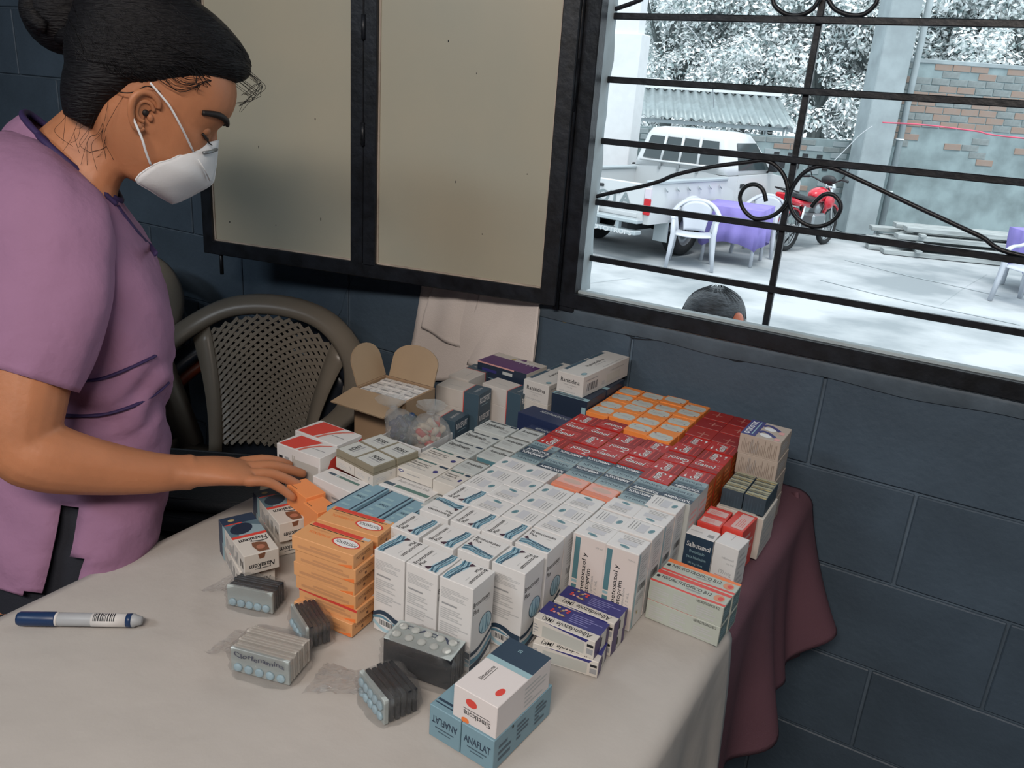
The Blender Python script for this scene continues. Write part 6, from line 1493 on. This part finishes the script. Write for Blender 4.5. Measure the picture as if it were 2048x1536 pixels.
# ---- white tray with two knotted bags
tx0, tx1, ty0, ty1 = -.842, -.752, 1.020, 1.112
ty = empty('card_tray', ((tx0+tx1)/2, (ty0+ty1)/2, EYE-.695), math.radians(0), 'white card tray holding two knotted plastic bags', 'tray')
hw, hd_ = (tx1-tx0)/2, (ty1-ty0)/2; th = .118
for lo, hi in (((-hw,-hd_,0),(hw,-hd_+.002,th)), ((-hw,hd_-.002,0),(hw,hd_,th)), ((-hw,-hd_,0),(-hw+.002,hd_,th)), ((hw-.002,-hd_,0),(hw,hd_,th)), ((-hw,-hd_,0),(hw,hd_,.002))):
    b = MB(); b.box(lo, hi, M('tray_card', (.56,.57,.58), .5), .0006); b.build('tray_wall', ty)
M_bag2 = M_bag.copy(); M_bag2.name = 'frosted_bag'
for n_ in M_bag2.node_tree.nodes:
    if n_.type == 'MIX_SHADER' and not n_.inputs['Fac'].is_linked: n_.inputs['Fac'].default_value = .14
M_capb = mat('capsule_teal', (.02,.06,.09), .25); M_capr = mat('capsule_red', (.50,.03,.02), .3); M_capw = mat('capsule_cream', (.55,.48,.38), .35)
def knot_bag(c, r, Ms, label, seed, lean):
    e = empty('knotted_bag', c, 0, label, 'bag', 'knotted plastic bags'); R_ = random.Random(seed)
    for k in range(44):
        d = V(R_.gauss(0,1), R_.gauss(0,1), abs(R_.gauss(0,1))).normalized()*r*R_.uniform(.3,.82); d.z = abs(d.z)*1.15+.010
        ax = V(R_.gauss(0,1), R_.gauss(0,1), R_.gauss(0,.8)+.6).normalized()*.012; m_ = R_.choice(Ms); b = MB(); b.tube([d-ax, d-ax*.8, d+ax*.8, d+ax], [.0025,.0056,.0056,.0025], m_, 8); b.build('sachet', e)
    b = MB(); rings = []
    for t, k, z in ((0,.6,0),(.15,.98,.006),(.4,1.08,r*.55),(.65,.95,r*1.05),(.82,.55,r*1.45),(.90,.22,r*1.62),(.94,.16,r*1.68),(.97,.42,r*1.85),(1,.80,r*2.10)):
        rings.append([V(r*k*math.cos(a)*(1+.30*noise.noise(V(math.cos(a)*2.5, math.sin(a)*2.5+seed, t*5)))+lean[0]*max(0, t-.6)*r, r*k*math.sin(a)*(1+.25*noise.noise(V(math.cos(a)*4, math.sin(a)*4, t*5+seed)))+lean[1]*max(0, t-.6)*r, z) for a in [2*math.pi*q/28 for q in range(28)]])
    b.loft(rings, M_bag2, caps=(False, False)); b.build('clear_film', e)
    b = MB(); b.tube([V(r*.17*math.cos(a)+lean[0]*.32*r, r*.17*math.sin(a)+lean[1]*.32*r, r*1.66) for a in [2*math.pi*q/12 for q in range(12)]], .0018, M_bag2, 6, closed=True); b.build('knot', e)
knot_bag(V(-.818, 1.060, EYE-.695+.1025), .034, [M_capb, M_capb, M_cap], 'knotted clear bag of dark blue sachets in the white tray', 3, (-2.2, -.4))
knot_bag(V(-.776, 1.072, EYE-.695+.1025), .034, [M_capr, M_capw, M_capw], 'knotted clear bag of red and cream sachets in the white tray', 8, (-.2, .6))
carton('greybox', -.797, 1.066, -.695+.102, -.6928, .084, .086, 0, '', 0, 'plain off-white carton inside the white tray under the knotted bags')
# ================================================================== person outside below the window
M_hair2 = mat('grey_black_hair', (.035,.042,.05), .5, var=.6, vscale=40, bump=1., bscale=70, stretch=(1,1,5)); M_shirt = mat('pale_shirt', (.45,.47,.50), .85); M_skin2 = mat('skin_ruddy', (.60,.20,.12), .5)
oc = ony(1428, 655, 2.12); hz = oc.z
pb = MB()
def oring(c, rx, ry, n=20): return [c+V(rx*math.cos(2*math.pi*k/n), ry*math.sin(2*math.pi*k/n), 0) for k in range(n)]
o0 = V(oc.x, oc.y, 0); ft = GZ
pb.loft(dens([oring(V(oc.x, oc.y, hz+dz), rx, ry) for dz, rx, ry in ((-.135,.035,.045),(-.10,.058,.072),(-.05,.068,.088),(0,.073,.096),(.045,.072,.094),(.075,.058,.078),(.095,.030,.045))], 3), M_skin2)
pb.tube([V(oc.x, oc.y-.01, hz-.06), V(oc.x, oc.y-.01, hz-.22)], [.052,.058], M_skin2, 14)
pb.loft(dens([oring(V(oc.x, oc.y, z), rx, ry) for z, rx, ry in ((hz-.19,.08,.06),(hz-.24,.17,.09),(hz-.34,.185,.10),(hz-.55,.165,.105),(hz-.68,.165,.11),(hz-.76,.16,.11))], 2), M_skin2)
for s in (-1, 1):
    pb.tube(bez([V(oc.x+.18*s, oc.y, hz-.27), V(oc.x+.22*s, oc.y+.01, hz-.42), V(oc.x+.23*s, oc.y+.03, hz-.54), V(oc.x+.22*s, oc.y+.10, hz-.74)], 4), [.046-.0014*i for i in range(13)], M_skin2, 12)
    pb.sphere((oc.x+.22*s, oc.y+.12, hz-.79), (.022,.035,.05), M_skin2, 12, 8)
    for q in range(5): pb.tube([V(oc.x+.22*s+(q-2)*.012, oc.y+.125, hz-.81), V(oc.x+.22*s+(q-2)*.013, oc.y+.14, hz-.87+.01*abs(q-2))], [.008,.006], M_skin2, 8)
    pb.tube(bez([V(oc.x+.085*s, oc.y, hz-.72), V(oc.x+.09*s, oc.y+.02, (hz-.75+ft)/2+.02), V(oc.x+.09*s, oc.y-.02, ft+.06)], 5), [.082-.004*i for i in range(11)], M_skin2, 14)
    pb.sphere((oc.x+.09*s, oc.y+.04, ft+.036), (.045,.11,.034), M_skin2, 12, 8)
pe = empty('person', (oc.x, oc.y, GZ), 0, 'person with grey black hair standing outside just below the window sill', 'person')
bo2 = pb.build('body', pe); bo2.location = (-oc.x, -oc.y, -GZ)
md = bo2.modifiers.new('remesh', 'REMESH'); md.mode = 'VOXEL'; md.voxel_size = .008; md.use_smooth_shade = True; md = bo2.modifiers.new('smooth', 'SMOOTH'); md.iterations = 4
def opart(name, b): o = b.build(name, pe); o.location = (-oc.x, -oc.y, -GZ); return o
b = MB(); b.loft(dens([oring(V(oc.x-.004, oc.y-.008, hz+dz), rx, ry, 32) for dz, rx, ry in ((-.055,.060,.080),(-.02,.076,.098),(.02,.081,.104),(.055,.079,.101),(.085,.064,.084),(.104,.036,.050),(.109,.010,.014))], 3), M_hair2); opart('hair', b)
b = MB()
for k in range(80):
    a = random.uniform(0, 6.28); q = [V(oc.x-.004+r_*.083*math.cos(a+tw), oc.y-.008+r_*.106*math.sin(a+tw), hz+z) for r_, z, tw in ((.25,.112,0),(.75,.086,.1),(1.0,.035,.2),(1.0,-.03,.25))]; b.tube(bez(q, 4), .0011, M_hair2, 4)
opart('hair_strands', b)
b = MB(); b.sphere(ony(1474,643,oc.y-.045), (.016,.022,.024), M_skin2, 12, 10); opart('ear', b)
b = MB(); b.sphere((oc.x-.080, oc.y+.0, hz-.012), (.012,.020,.032), M_skin2, 12, 10); opart('ear', b)
b = MB(); b.loft(dens([oring(V(oc.x, oc.y, z), rx, ry, 28) for z, rx, ry in ((hz-.17,.075,.070),(hz-.235,.18,.10),(hz-.34,.20,.115),(hz-.55,.18,.12),(hz-.80,.185,.13))], 3), M_shirt, caps=(False, False)); o = opart('shirt', b); solidify(o, .003)
b = MB(); b.loft(dens([oring(V(oc.x, oc.y, z), rx, ry, 28) for z, rx, ry in ((hz-.72,.172,.118),(hz-.84,.178,.125))], 2), M_pants, caps=(False, True))
for s in (-1, 1): b.tube([V(oc.x+.086*s, oc.y, hz-.78), V(oc.x+.09*s, oc.y+.02, (hz-.75+ft)/2), V(oc.x+.09*s, oc.y-.015, ft+.05)], [.10,.088,.07], M_pants, 16)
opart('trousers', b)
